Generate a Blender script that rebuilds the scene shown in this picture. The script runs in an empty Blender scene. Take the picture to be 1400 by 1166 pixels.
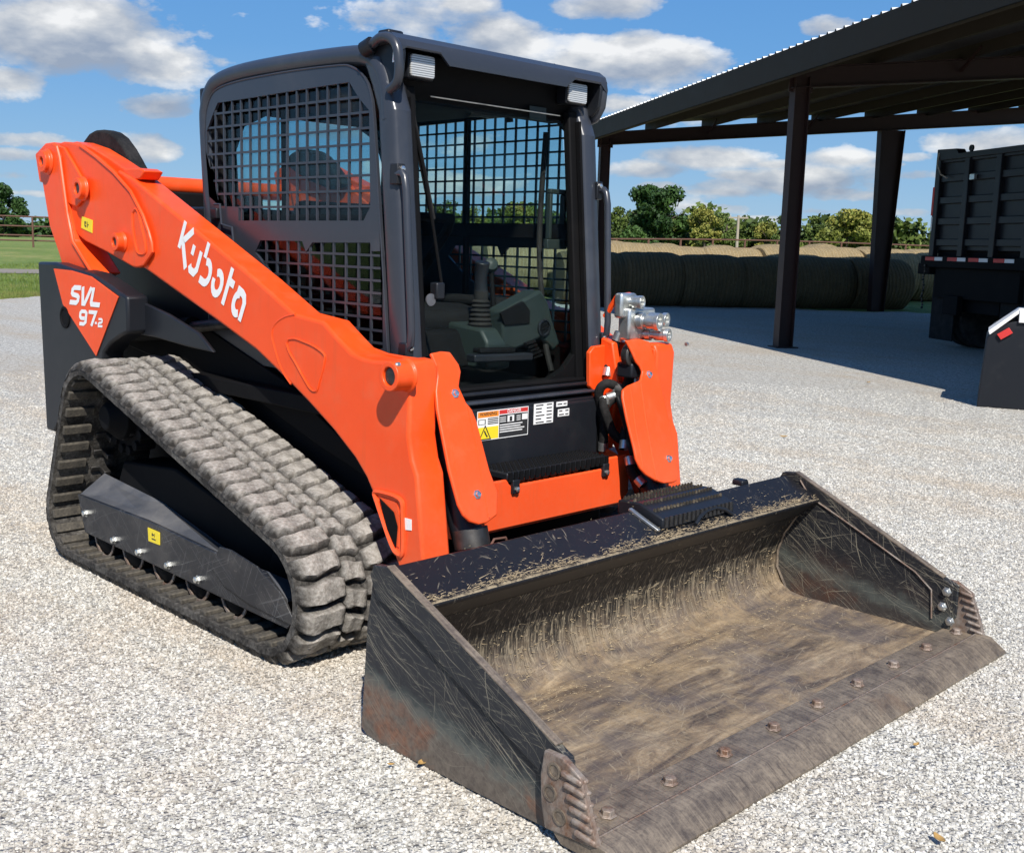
import bpy, bmesh, math, random
import numpy as np
from mathutils import Vector, Matrix

# ------------------------------------------------------------------ camera, sky, sun, exposure
S = bpy.context.scene
COL = S.collection
R_ = math.radians
cam_d = bpy.data.cameras.new('camera')
cam = bpy.data.objects.new('camera', cam_d); COL.objects.link(cam); S.camera = cam
def cam_matrix(yaw, pitch, roll, loc):
    f = Vector((math.cos(yaw)*math.cos(pitch), math.sin(yaw)*math.cos(pitch), -math.sin(pitch)))
    r = Vector((math.sin(yaw), -math.cos(yaw), 0)); u = r.cross(f)
    r2 = math.cos(roll)*r + math.sin(roll)*u; u2 = -math.sin(roll)*r + math.cos(roll)*u
    M = Matrix((r2, u2, -f)).transposed().to_4x4(); M.translation = loc
    return M
CAM = Vector((4.2552, -2.9781, 1.4381))
cam.matrix_world = cam_matrix(2.35259, 0.161433, 0.028873, CAM)
cam_d.sensor_width = 36.0; cam_d.lens = 36.0*1521.5/1400.0
cam_d.clip_start = 0.05; cam_d.clip_end = 6000

SUN_AZ, SUN_EL = R_(-34.5), R_(46)
w = bpy.data.worlds.new('World'); S.world = w; w.use_nodes = True
nt = w.node_tree; nt.nodes.clear()
def N(t, typ, **kw):
    n = t.nodes.new(typ)
    for k, v in kw.items():
        if k.startswith('i_'):
            n.inputs[k[2:].replace('_', ' ')].default_value = v
        else: setattr(n, k, v)
    return n
def L(t, a, b): t.links.new(a, b)
def math_n(t, op, a, b=None, c=None, clamp=False):
    n = t.nodes.new('ShaderNodeMath'); n.operation = op; n.use_clamp = clamp
    for i, v in enumerate((a, b, c)):
        if v is None: continue
        if isinstance(v, (int, float)): n.inputs[i].default_value = v
        else: L(t, v, n.inputs[i])
    return n.outputs[0]
def mixc(t, fac, a, b, blend='MIX'):
    n = t.nodes.new('ShaderNodeMix'); n.data_type = 'RGBA'; n.blend_type = blend
    for i, v in ((0, fac), (6, a), (7, b)):
        if isinstance(v, (int, float)): n.inputs[i].default_value = v
        elif isinstance(v, tuple): n.inputs[i].default_value = (*v, 1) if len(v) == 3 else v
        else: L(t, v, n.inputs[i])
    return n.outputs[2]
def ramp(t, fac, stops):
    n = t.nodes.new('ShaderNodeValToRGB'); L(t, fac, n.inputs[0])
    e = n.color_ramp.elements
    while len(e) < len(stops): e.new(0.5)
    for el, (p, c) in zip(e, stops):
        el.position = p
        el.color = (c, c, c, 1) if isinstance(c, (int, float)) else (*c, 1)
    return n.outputs[0]

sky = N(nt, 'ShaderNodeTexSky'); sky.sky_type = 'NISHITA'; sky.sun_disc = False
sky.sun_elevation = SUN_EL; sky.sun_rotation = math.pi/2 - SUN_AZ
sky.altitude = 300; sky.air_density = 1.0; sky.dust_density = 0.35; sky.ozone_density = 2.2
tc = N(nt, 'ShaderNodeTexCoord')
sep = N(nt, 'ShaderNodeSeparateXYZ'); L(nt, tc.outputs['Generated'], sep.inputs[0])
zc = math_n(nt, 'MAXIMUM', sep.outputs[2], 0.0)
den = math_n(nt, 'ADD', zc, 0.10)
cx = math_n(nt, 'DIVIDE', sep.outputs[0], den); cy = math_n(nt, 'DIVIDE', sep.outputs[1], den)
cmb = N(nt, 'ShaderNodeCombineXYZ'); L(nt, cx, cmb.inputs[0]); L(nt, cy, cmb.inputs[1])
def wnoise(scale, detail, rough, loc, sc=(1, 1, 1)):
    mp = N(nt, 'ShaderNodeMapping'); L(nt, cmb.outputs[0], mp.inputs[0]); mp.inputs[1].default_value = loc; mp.inputs[3].default_value = sc
    n = N(nt, 'ShaderNodeTexNoise'); L(nt, mp.outputs[0], n.inputs[0]); n.inputs['Scale'].default_value = scale
    n.inputs['Detail'].default_value = detail; n.inputs['Roughness'].default_value = rough
    return n.outputs[0]
def dnoise(scale, detail, rough, sc, shift=0.0):
    mp = N(nt, 'ShaderNodeMapping'); L(nt, tc.outputs['Generated'], mp.inputs[0]); mp.inputs[3].default_value = sc; mp.inputs[1].default_value = (0, 0, shift)
    n = N(nt, 'ShaderNodeTexNoise'); L(nt, mp.outputs[0], n.inputs[0]); n.inputs['Scale'].default_value = scale
    n.inputs['Detail'].default_value = detail; n.inputs['Roughness'].default_value = rough
    return n.outputs[0]
# direction as angles about the view azimuth, in degrees; each cumulus bank is a soft ellipse in them
AZ0 = R_(134.8)
cs_, sn_ = math.cos(AZ0), math.sin(AZ0)
fx = math_n(nt, 'ADD', math_n(nt, 'MULTIPLY', sep.outputs[0], cs_), math_n(nt, 'MULTIPLY', sep.outputs[1], sn_))
fy = math_n(nt, 'SUBTRACT', math_n(nt, 'MULTIPLY', sep.outputs[1], cs_), math_n(nt, 'MULTIPLY', sep.outputs[0], sn_))
azn = math_n(nt, 'MULTIPLY', math_n(nt, 'ARCTAN2', fy, fx), 57.29578)
eln = math_n(nt, 'MULTIPLY', math_n(nt, 'ARCSINE', sep.outputs[2]), 57.29578)
ang = N(nt, 'ShaderNodeCombineXYZ'); L(nt, azn, ang.inputs[0]); L(nt, eln, ang.inputs[1])
BL = [(156.17, 8.76, 5.6, 1.9, 1.25), (152.82, 8.13, 3.0, 1.2, 1.1), (158.71, 6.77, 1.8, 0.7, 1.0), (152.38, 5.96, 2.6, 0.75, 0.85), (152.75, 4.06, 1.9, 0.95, 1.15), (158.05, 4.12, 3, 0.45, 0.8), (158.54, 3.41, 2.6, 0.45, 0.8), (158.42, 2.53, 3, 0.4, 0.7), (128.47, 9.17, 4.6, 1.35, 1.25), (135.35, 9.98, 2.8, 1.1, 0.75), (130.73, 11.54, 3.2, 0.9, 0.85), (120.21, 10.52, 1.7, 0.7, 0.9), (129.81, 7.03, 2.2, 0.5, 0.7), (128.58, 3.9, 2.2, 0.5, 0.85), (125.55, 4.52, 3.0, 0.55, 0.9), (118.76, 4.63, 1.9, 0.4, 0.75), (121.07, 3.47, 3.0, 0.6, 1.0), (117.28, 2.83, 2.6, 0.35, 0.75), (113.25, 5.3, 3.4, 0.8, 0.8), (115.7, 3.8, 1.6, 0.5, 0.7), (149.48, 8.2, 1.2, 0.4, 0.5), (125.59, 2.08, 3, 0.35, 0.6), (119.94, 2.02, 2, 0.3, 0.6), (137.55, 11.48, 1.6, 0.5, 0.6), (156.27, 0.88, 3, 0.35, 0.5), (137.4, 5.16, 3, 1.0, 0.6), (144.28, 5.26, 3, 0.8, 0.7), (115.89, 2.09, 1.6, 0.35, 0.7), (127.63, 3.1, 1.6, 0.3, 0.75), (123.9, 3.7, 1.5, 0.3, 0.8), (122.17, 4.25, 1.3, 0.25, 0.7), (124.74, 2.91, 2.2, 0.25, 0.7), (119.32, 3.01, 1.6, 0.3, 0.75), (122.35, 1.61, 2.4, 0.25, 0.6), (128.83, 1.46, 2, 0.3, 0.6), (116.89, 4.3, 1.3, 0.3, 0.7), (115.93, 4.64, 1.5, 0.35, 0.7), (157.51, 1.74, 2.4, 0.3, 0.75), (142.53, 10.76, 1.2, 0.3, 0.5), (138.92, 8.58, 2, 0.5, 0.6), (137.35, 3.03, 2.5, 0.5, 0.7), (148.44, 10.4, 1.5, 0.4, 0.4)]
tot = None; upv = None
for (a_, e_, wa, we, g_) in BL:
    ma_ = N(nt, 'ShaderNodeVectorMath', operation='MULTIPLY_ADD'); L(nt, ang.outputs[0], ma_.inputs[0])
    ma_.inputs[1].default_value = (1/wa, 1/we, 0); ma_.inputs[2].default_value = (-(a_-134.8)/wa, -e_/we, math.sqrt(max(0, math.log(1.3/g_))))
    dt = N(nt, 'ShaderNodeVectorMath', operation='DOT_PRODUCT'); L(nt, ma_.outputs[0], dt.inputs[0]); L(nt, ma_.outputs[0], dt.inputs[1])
    g = math_n(nt, 'POWER', .36788, dt.outputs['Value'])
    tot = g if tot is None else math_n(nt, 'MAXIMUM', tot, g)
    sc_ = N(nt, 'ShaderNodeVectorMath', operation='SCALE'); L(nt, ma_.outputs[0], sc_.inputs[0]); L(nt, g, sc_.inputs['Scale'])
    if upv is None: upv = sc_.outputs[0]
    else:
        ad_ = N(nt, 'ShaderNodeVectorMath', operation='ADD'); L(nt, upv, ad_.inputs[0]); L(nt, sc_.outputs[0], ad_.inputs[1]); upv = ad_.outputs[0]
tot = math_n(nt, 'MULTIPLY', tot, 1.3)
us = N(nt, 'ShaderNodeSeparateXYZ'); L(nt, upv, us.inputs[0]); up_s = us.outputs[1]
n1 = dnoise(5.5, 7, .58, (1, 1, 2.3)); n1b = dnoise(5.5, 4, .58, (1, 1, 2.3), .035)
n2 = wnoise(0.55, 3, 0.55, (11.2, 4.6, 0)); n3 = dnoise(17, 5, .62, (1, 1, 2.0))
# the same fair-weather field over the rest of the sky
far = math_n(nt, 'MULTIPLY', ramp(nt, n2, [(.50, 0.0), (.72, 1.0)]), .62)
field = math_n(nt, 'MAXIMUM', tot, far)
dens = math_n(nt, 'ADD', math_n(nt, 'MULTIPLY', field, .62), math_n(nt, 'MULTIPLY', math_n(nt, 'SUBTRACT', n1, .5), 1.25))
dens = math_n(nt, 'ADD', dens, math_n(nt, 'MULTIPLY', math_n(nt, 'SUBTRACT', n3, .5), .62))
cl = ramp(nt, dens, [(0.22, 0.0), (0.30, .60), (0.48, 0.95)])
lit = math_n(nt, 'MULTIPLY', math_n(nt, 'SUBTRACT', n1, n1b), 4.2)
lit = math_n(nt, 'ADD', lit, math_n(nt, 'MULTIPLY', up_s, .36))
lit = math_n(nt, 'ADD', math_n(nt, 'ADD', lit, .48), math_n(nt, 'MULTIPLY', math_n(nt, 'SUBTRACT', n3, .5), .8))
bodyc = ramp(nt, lit, [(0.05, (.48, .55, .68)), (.42, (.76, .80, .86)), (.70, (1.08, 1.08, 1.07)), (.92, (1.40, 1.38, 1.34))])
# clear-sky colour: the physical sky pulled to the deep autumn blue of the day
grad = ramp(nt, zc, [(0.0, (.37, .63, .92)), (.05, (.27, .55, .91)), (.16, (.13, .42, .90)), (.34, (.085, .33, .86)), (.8, (.05, .22, .66))])
grad = mixc(nt, 1.0, grad, (12.6, 12.6, 12.6), 'MULTIPLY')
skyc = mixc(nt, .72, sky.outputs[0], grad)
cloudcol = mixc(nt, 1.0, bodyc, (9.8, 9.8, 9.8), 'MULTIPLY')
col = mixc(nt, math_n(nt, 'MULTIPLY', cl, 0.92), skyc, cloudcol)
bg = N(nt, 'ShaderNodeBackground'); L(nt, col, bg.inputs[0]); bg.inputs[1].default_value = 0.055
out = N(nt, 'ShaderNodeOutputWorld'); L(nt, bg.outputs[0], out.inputs[0])

sd = bpy.data.lights.new('sun', 'SUN'); sd.energy = 4.9; sd.angle = R_(0.53); sd.color = (1.0, 0.955, 0.89)
so = bpy.data.objects.new('sun', sd); COL.objects.link(so)
tosun = Vector((math.cos(SUN_AZ)*math.cos(SUN_EL), math.sin(SUN_AZ)*math.cos(SUN_EL), math.sin(SUN_EL)))
so.rotation_euler = tosun.to_track_quat('Z', 'Y').to_euler(); so.location = (10, -10, 20)
S.view_settings.view_transform = 'Standard'; S.view_settings.look = 'None'
S.view_settings.exposure = 0.40; S.view_settings.gamma = 1.0
S.view_settings.use_curve_mapping = False
S.render.engine = 'CYCLES'
S.cycles.transparent_max_bounces = 12; S.cycles.max_bounces = 6; S.cycles.diffuse_bounces = 3; S.cycles.glossy_bounces = 3; S.cycles.transmission_bounces = 4
S.cycles.use_adaptive_sampling = True; S.cycles.adaptive_threshold = 0.02

random.seed(5)
rng = np.random.default_rng(7)

# ------------------------------------------------------------------ helpers
class MB:
    def __init__(s): s.v = []; s.f = []
    def add(s, vs, fs):
        o = len(s.v); s.v += [tuple(v) for v in vs]; s.f += [tuple(i+o for i in f) for f in fs]; return s
    def box(s, lo, hi, M=None):
        x0, y0, z0 = lo; x1, y1, z1 = hi
        vs = [Vector(p) for p in ((x0,y0,z0),(x1,y0,z0),(x1,y1,z0),(x0,y1,z0),(x0,y0,z1),(x1,y0,z1),(x1,y1,z1),(x0,y1,z1))]
        if M is not None: vs = [M @ v for v in vs]
        return s.add(vs, [(0,3,2,1),(4,5,6,7),(0,1,5,4),(1,2,6,5),(2,3,7,6),(3,0,4,7)])
    def bar(s, p0, p1, wd, ht, up=(0,0,1)):
        p0, p1 = Vector(p0), Vector(p1); d = (p1-p0).normalized(); u = Vector(up)
        sd_ = d.cross(u).normalized(); u = sd_.cross(d).normalized()
        vs = []
        for p in (p0, p1):
            for a, b in ((-1,-1),(1,-1),(1,1),(-1,1)): vs.append(p + sd_*a*wd/2 + u*b*ht/2)
        return s.add(vs, [(3,2,1,0),(4,5,6,7),(0,1,5,4),(1,2,6,5),(2,3,7,6),(3,0,4,7)])
    def prism(s, poly, plane, a, b):
        n = len(poly)
        def P(q, t):
            if plane == 'y': return (q[0], t, q[1])
            if plane == 'x': return (t, q[0], q[1])
            return (q[0], q[1], t)
        vs = [P(q, a) for q in poly] + [P(q, b) for q in poly]
        fs = [tuple(range(n)), tuple(range(2*n-1, n-1, -1))] + [(i, n+i, n+(i+1) % n, (i+1) % n) for i in range(n)]
        return s.add(vs, fs)
    def loft(s, A, B):
        n = len(A)
        fs = [tuple(range(n)), tuple(range(2*n-1, n-1, -1))] + [(i, n+i, n+(i+1) % n, (i+1) % n) for i in range(n)]
        return s.add(list(A)+list(B), fs)
    def tube(s, path, r, seg=10, cap=True):
        path = [Vector(p) for p in path]; n = len(path)
        rr = r if isinstance(r, (list, tuple)) else [r]*n
        t0 = (path[1]-path[0]).normalized(); ref = Vector((0,0,1)) if abs(t0.z) < .9 else Vector((1,0,0))
        u = t0.cross(ref).normalized(); vs = []
        for i in range(n):
            if i == 0: t = t0
            elif i == n-1: t = (path[i]-path[i-1]).normalized()
            else: t = ((path[i]-path[i-1]).normalized() + (path[i+1]-path[i]).normalized()).normalized()
            u = (u - t*u.dot(t)).normalized(); v = t.cross(u)
            for k in range(seg):
                a = 2*math.pi*k/seg; vs.append(path[i] + (u*math.cos(a)+v*math.sin(a))*rr[i])
        fs = [(i*seg+k, i*seg+(k+1) % seg, (i+1)*seg+(k+1) % seg, (i+1)*seg+k) for i in range(n-1) for k in range(seg)]
        if cap: fs += [tuple(range(seg-1, -1, -1)), tuple((n-1)*seg+k for k in range(seg))]
        return s.add(vs, fs)
    def cyl(s, p0, p1, r, seg=20, r2=None): return s.tube([p0, p1], [r, r if r2 is None else r2], seg)
    def lathe(s, c, axis, prof, seg=28):
        axis = Vector(axis).normalized(); c = Vector(c)
        return s.tube_raw(c, axis, prof, seg)
    def tube_raw(s, c, axis, prof, seg):
        ref = Vector((0,0,1)) if abs(axis.z) < .9 else Vector((1,0,0))
        u = axis.cross(ref).normalized(); v = axis.cross(u); vs = []
        for t, r in prof:
            for k in range(seg):
                a = 2*math.pi*k/seg; vs.append(c + axis*t + (u*math.cos(a)+v*math.sin(a))*max(r, 1e-4))
        n = len(prof)
        fs = [(i*seg+k, i*seg+(k+1) % seg, (i+1)*seg+(k+1) % seg, (i+1)*seg+k) for i in range(n-1) for k in range(seg)]
        fs += [tuple(range(seg-1, -1, -1)), tuple((n-1)*seg+k for k in range(seg))]
        return s.add(vs, fs)
    def build(s, name, m, parent=None, bevel=0, smooth=True, ang=0.55, segs=2, loc=None):
        me = bpy.data.meshes.new(name); me.from_pydata([tuple(v) for v in s.v], [], s.f); me.update()
        bm = bmesh.new(); bm.from_mesh(me)
        bmesh.ops.recalc_face_normals(bm, faces=bm.faces)
        if smooth:
            for f in bm.faces: f.smooth = True
            for e in bm.edges:
                if len(e.link_faces) != 2 or e.calc_face_angle(0) > ang: e.smooth = False
        bm.to_mesh(me); bm.free()
        o = bpy.data.objects.new(name, me); COL.objects.link(o)
        if m is not None: me.materials.append(m)
        if parent: o.parent = parent
        if bevel:
            bv = o.modifiers.new('bevel', 'BEVEL'); bv.width = bevel; bv.segments = segs; bv.limit_method = 'ANGLE'; bv.angle_limit = R_(32)
        if loc is not None: o.location = loc
        return o
def empty(name, label, cat, loc=(0,0,0), rz=0, group=None):
    o = bpy.data.objects.new(name, None); COL.objects.link(o); o.location = loc; o.rotation_euler = (0,0,rz)
    o['label'] = label; o['category'] = cat
    if group: o['group'] = group
    return o
def tag(o, label, cat, group=None):
    o['label'] = label; o['category'] = cat
    if group: o['group'] = group
    return o
def structure(o): o['kind'] = 'structure'; return o
def clone(o, parent=None):
    c = o.copy(); COL.objects.link(c); c.parent = parent
    for ch in list(o.children): clone(ch, c)
    return c
def child_copy(o, parent, loc=None, rot=None):
    c = o.copy(); COL.objects.link(c); c.parent = parent
    if loc is not None: c.location = loc
    if rot is not None: c.rotation_euler = rot
    return c
def clip_line(poly, axis, val):
    "segments of the line (coordinate axis == val) inside the 2D polygon"
    hits = []
    n = len(poly); o = 1-axis
    for i in range(n):
        a, b = poly[i], poly[(i+1) % n]
        if (a[axis]-val)*(b[axis]-val) < 0:
            t = (val-a[axis])/(b[axis]-a[axis]); hits.append(a[o]+t*(b[o]-a[o]))
    hits.sort(); return list(zip(hits[::2], hits[1::2]))
def plate_with_holes(outer, holes, y0, y1):
    "a plate in the xz plane with real openings"
    bm = bmesh.new(); es = []
    for lp in [outer]+holes:
        vs = [bm.verts.new((p[0], y0, p[1])) for p in lp]
        es += [bm.edges.new((vs[i], vs[(i+1) % len(vs)])) for i in range(len(vs))]
    bmesh.ops.triangle_fill(bm, use_beauty=True, use_dissolve=False, edges=es)
    fs = list(bm.faces)
    g = bmesh.ops.extrude_face_region(bm, geom=fs)
    for v in [x for x in g['geom'] if isinstance(x, bmesh.types.BMVert)]: v.co.y = y1
    mb = MB(); bm.verts.index_update()
    mb.v = [tuple(v.co) for v in bm.verts]; mb.f = [tuple(v.index for v in f.verts) for f in bm.faces]
    bm.free(); return mb
def ribbon(mb, pts, wd, closed=False):
    "flat stroke in 2D with mitred corners -> list of quads, stored as (x,y,0)"
    P = [Vector(p) for p in pts]; n = len(P); off = []
    for i in range(n):
        if closed or 0 < i < n-1:
            a = (P[i]-P[i-1]).normalized(); b = (P[(i+1) % n]-P[i]).normalized()
            t = (a+b).normalized() if (a+b).length > 1e-6 else a
            nn = Vector((-t.y, t.x)); k = 1/max(.45, nn.dot(Vector((-a.y, a.x))))
        else:
            t = (P[1]-P[0]).normalized() if i == 0 else (P[-1]-P[-2]).normalized()
            nn = Vector((-t.y, t.x)); k = 1
        off.append(nn*k*wd/2)
    vs = [(P[i]+off[i]).to_3d() for i in range(n)] + [(P[i]-off[i]).to_3d() for i in range(n)]
    m_ = n if closed else n-1
    mb.add(vs, [(i, (i+1) % n, n+(i+1) % n, n+i) for i in range(m_)])
def arc(cx_, cy_, rx, ry, a0, a1, n=10):
    return [(cx_+rx*math.cos(R_(a0+(a1-a0)*i/n)), cy_+ry*math.sin(R_(a0+(a1-a0)*i/n))) for i in range(n+1)]
def smooth_path(P, n=6):
    P = [Vector(p) for p in P]; out_ = []
    for i in range(len(P)-1):
        p0, p1, p2, p3 = P[max(i-1,0)], P[i], P[i+1], P[min(i+2,len(P)-1)]
        for k in range(n):
            t_ = k/n; out_.append(.5*((2*p1)+(-p0+p2)*t_+(2*p0-5*p1+4*p2-p3)*t_**2+(-p0+3*p1-3*p2+p3)*t_**3))
    out_.append(P[-1]); return out_
def flat_text(txt, size, name, m, parent, M):
    c = bpy.data.curves.new(name, 'FONT'); c.body = txt; c.size = size; c.align_x = 'CENTER'; c.align_y = 'CENTER'; c.offset = size*.012
    o = bpy.data.objects.new(name, c); COL.objects.link(o)
    me = bpy.data.meshes.new_from_object(o); bpy.data.objects.remove(o)
    o = bpy.data.objects.new(name, me); COL.objects.link(o); me.materials.clear(); me.materials.append(m)
    me.transform(M); o.parent = parent
    return o

# ------------------------------------------------------------------ materials
def mat(name): 
    m = bpy.data.materials.new(name); m.use_nodes = True
    t = m.node_tree; b = t.nodes['Principled BSDF']; return m, t, b
def coords(t, kind='Object', sc=(1,1,1), rot=(0,0,0)):
    c = N(t, 'ShaderNodeTexCoord'); mp = N(t, 'ShaderNodeMapping'); L(t, c.outputs[kind], mp.inputs[0])
    mp.inputs[3].default_value = sc; mp.inputs[2].default_value = rot; return mp.outputs[0]
def noise(t, vec, scale, detail=6, rough=.55, dist=0):
    n = N(t, 'ShaderNodeTexNoise'); L(t, vec, n.inputs[0]); n.inputs['Scale'].default_value = scale
    n.inputs['Detail'].default_value = detail; n.inputs['Roughness'].default_value = rough; n.inputs['Distortion'].default_value = dist
    return n.outputs[0]
def bump(t, b, h, strength=.3, dist=.01):
    n = N(t, 'ShaderNodeBump'); L(t, h, n.inputs['Height']); n.inputs['Strength'].default_value = strength; n.inputs['Distance'].default_value = dist
    L(t, n.outputs[0], b.inputs['Normal'])
def paint(name, c, rough=.38, dirt=(.30,.26,.21), amount=.25, coat=.2, spec=.5, dscale=3.0, lo=.52, hi=.8):
    m, t, b = mat(name); v = coords(t)
    n = noise(t, v, dscale, 9, .65); f = noise(t, v, 120, 3, .6)
    d = math_n(t, 'MULTIPLY', ramp(t, n, [(lo, 0.0), (hi, 1.0)]), amount)
    sp = ramp(t, f, [(.66, 0.0), (.74, .5)])
    d = math_n(t, 'ADD', d, math_n(t, 'MULTIPLY', sp, amount), clamp=True)
    L(t, mixc(t, d, c, dirt), b.inputs['Base Color'])
    L(t, math_n(t, 'ADD', math_n(t, 'MULTIPLY', n, .22), rough-.1), b.inputs['Roughness'])
    b.inputs['Coat Weight'].default_value = coat; b.inputs['Coat Roughness'].default_value = .15
    b.inputs['Specular IOR Level'].default_value = spec
    bump(t, b, noise(t, v, 45, 3, .5), .05, .004)
    return m
ORANGE = paint('orange_paint', (.80, .070, .007), .42, (.62,.16,.06), .25, .08, .35)
GREY = paint('cab_grey_paint', (.030, .034, .044), .34, (.12,.12,.12), .25, .15, .4)
BLACKP = paint('black_panel', (.010, .0115, .015), .42, (.08,.075,.07), .22, .05, .3)
BLACKD = paint('black_dusty', (.0045, .0045, .005), .7, (.03,.026,.022), .22, 0, .12)
STEELB = paint('blued_frame', (.013, .015, .020), .38, (.16,.155,.15), .30, .05, .35, lo=.5, hi=.8)
def scuffed():
    m, t, b = mat('blued_frame'); v = coords(t); f = noise(t, v, 60, 5, .7); n = noise(t, v, 6, 8, .7); s_ = None
    for k, (rt, sc) in enumerate([((0,.4,0),(3,2,260)),((0,-.6,0),(3,2,260)),((0,1.2,0),(4,2,240))]):
        q = scratches(t, v, rt, sc, .66, .05); s_ = q if s_ is None else math_n(t, 'MAXIMUM', s_, q)
    c = mixc(t, math_n(t, 'MULTIPLY', ramp(t, n, [(.48, 0.), (.72, 1.)]), .35), (.012,.0135,.018), (.12,.11,.10))
    c = mixc(t, math_n(t, 'MULTIPLY', s_, .35), c, (.20,.20,.20)); c = mixc(t, ramp(t, f, [(.64,0.),(.72,.5)]), c, (.22,.20,.17))
    L(t, c, b.inputs['Base Color']); b.inputs['Roughness'].default_value = .42; b.inputs['Specular IOR Level'].default_value = .4; bump(t, b, f, .08, .004); return m
STEELT = paint('sunlit_frame_top', (.060,.066,.080), .32, (.24,.23,.22), .5, .1, .5, lo=.42, hi=.7)  # lighter slate: sunlight on the upward frame faces put into the colour
PLASTIC = paint('grey_green_plastic', (.020, .029, .027), .5, (.06,.06,.055), .25, 0, .3)
BROWNS = paint('shed_steel', (.030, .014, .011), .55, (.06,.035,.03), .3, 0, .3)
SHEDTRIM = paint('shed_trim', (.034, .027, .018), .6, (.06,.05,.04), .25, 0, .12)
WHITEP = paint('white_print', (.78, .77, .74), .45, (.6,.58,.55), .2, 0)
REDP = paint('red_print', (.55, .03, .025), .45, (.3,.1,.1), .1, 0)
YELLOWP = paint('yellow_print', (.80, .62, .02), .45, (.5,.4,.1), .1, 0)
ORANGEP = paint('orange_print', (.80, .25, .02), .45, (.5,.3,.1), .1, 0)
INKP = paint('black_print', (.02, .02, .02), .5, (.1,.1,.1), .1, 0)
def orange_paint():
    m, t, b = mat('orange_paint'); v = coords(t)
    n = noise(t, v, 2.2, 10, .68); n2 = noise(t, v, 9, 8, .7); f = noise(t, v, 70, 4, .7); g = noise(t, v, 260, 2, .6)
    c = mixc(t, ramp(t, n, [(.35, 0.), (.65, 1.)]), (.78,.066,.006), (.84,.078,.009))
    c = mixc(t, math_n(t, 'MULTIPLY', ramp(t, n2, [(.50, 0.), (.75, 1.)]), .16), c, (.52,.24,.13))
    sx = N(t, 'ShaderNodeSeparateXYZ'); L(t, v, sx.inputs[0])
    low = math_n(t, 'MULTIPLY', ramp(t, math_n(t, 'ADD', sx.outputs[2], math_n(t, 'MULTIPLY', n2, .5)), [(.55, 1.), (1.15, 0.)]), math_n(t, 'MULTIPLY', f, .26))
    c = mixc(t, low, c, (.50,.30,.19))
    st_ = noise(t, coords(t, sc=(30,30,2.2)), 1, 4, .6); c = mixc(t, math_n(t, 'MULTIPLY', ramp(t, st_, [(.56,0.),(.72,1.)]), .16), c, (.36,.10,.04))
    c = mixc(t, ramp(t, f, [(.715, 0.), (.735, .85)]), c, (.09,.035,.02))
    L(t, c, b.inputs['Base Color'])
    L(t, math_n(t, 'ADD', math_n(t, 'MULTIPLY', n2, .30), .28), b.inputs['Roughness'])
    b.inputs['Specular IOR Level'].default_value = .38; b.inputs['Coat Weight'].default_value = .06
    bump(t, b, math_n(t, 'ADD', math_n(t, 'MULTIPLY', g, .4), noise(t, v, 7, 3, .5)), .06, .01); return m
ORANGE = orange_paint()
def metal(name, c, rough):
    m, t, b = mat(name); v = coords(t); n = noise(t, v, 30, 4)
    L(t, mixc(t, ramp(t, n, [(.4, 0.), (.7, 1.)]), c, tuple(x*.6 for x in c)), b.inputs['Base Color'])
    b.inputs['Metallic'].default_value = .9
    L(t, math_n(t, 'ADD', math_n(t, 'MULTIPLY', n, .25), rough-.1), b.inputs['Roughness']); return m
ZINC = metal('zinc', (.68, .69, .66), .34)
CHROME = metal('chrome', (.75, .75, .75), .18)
DARKM = metal('dark_steel', (.10, .095, .09), .5)
def rubber_dusty():
    m, t, b = mat('dusty_rubber'); v = coords(t)
    g = N(t, 'ShaderNodeNewGeometry'); sx = N(t, 'ShaderNodeSeparateXYZ'); L(t, v, sx.inputs[0])
    n = noise(t, v, 6, 8, .65); f = noise(t, v, 60, 5, .7); h = noise(t, v, 190, 2, .6)
    # dust lies on the proud tread faces (attribute set per vertex by wear, not by light)
    a = N(t, 'ShaderNodeAttribute'); a.attribute_name = 'wear'
    d = math_n(t, 'ADD', math_n(t, 'MULTIPLY', a.outputs['Fac'], .60), math_n(t, 'MULTIPLY', n, .62))
    d = math_n(t, 'ADD', d, math_n(t, 'MULTIPLY', math_n(t, 'SUBTRACT', f, .5), .35))
    dd = ramp(t, d, [(.42, 0.0), (.70, .48), (.96, 1.0)])
    c = mixc(t, ramp(t, f, [(.35, 0.), (.65, 1.)]), (.25,.225,.19), (.40,.375,.335))
    c = mixc(t, ramp(t, h, [(.60, 0.), (.72, .35)]), c, (.56,.53,.49))
    L(t, mixc(t, dd, (.020,.018,.016), c), b.inputs['Base Color'])
    b.inputs['Roughness'].default_value = .85; b.inputs['Specular IOR Level'].default_value = .25
    bump(t, b, math_n(t, 'ADD', f, h), .5, .006); return m
RUBBER = rubber_dusty()
def rubber_plain(name='rubber', c=(.032,.030,.027), dust=(.15,.13,.10), spec=.25):
    m, t, b = mat(name); v = coords(t); n = noise(t, v, 9, 8, .65); f = noise(t, v, 90, 3)
    L(t, mixc(t, ramp(t, math_n(t, 'ADD', math_n(t,'MULTIPLY',n,.7), math_n(t,'MULTIPLY',f,.3)), [(.42, 0.), (.68, .85)]), c, dust), b.inputs['Base Color'])
    b.inputs['Roughness'].default_value = .8; b.inputs['Specular IOR Level'].default_value = spec; bump(t, b, f, .35, .004); return m
RUBBERP = rubber_plain()
HOSE = rubber_plain('hose_rubber', (.008,.008,.008), (.035,.032,.03), .2)
SEATM = rubber_plain('seat_vinyl', (.008,.008,.009), (.014,.014,.014), .08)
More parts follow.
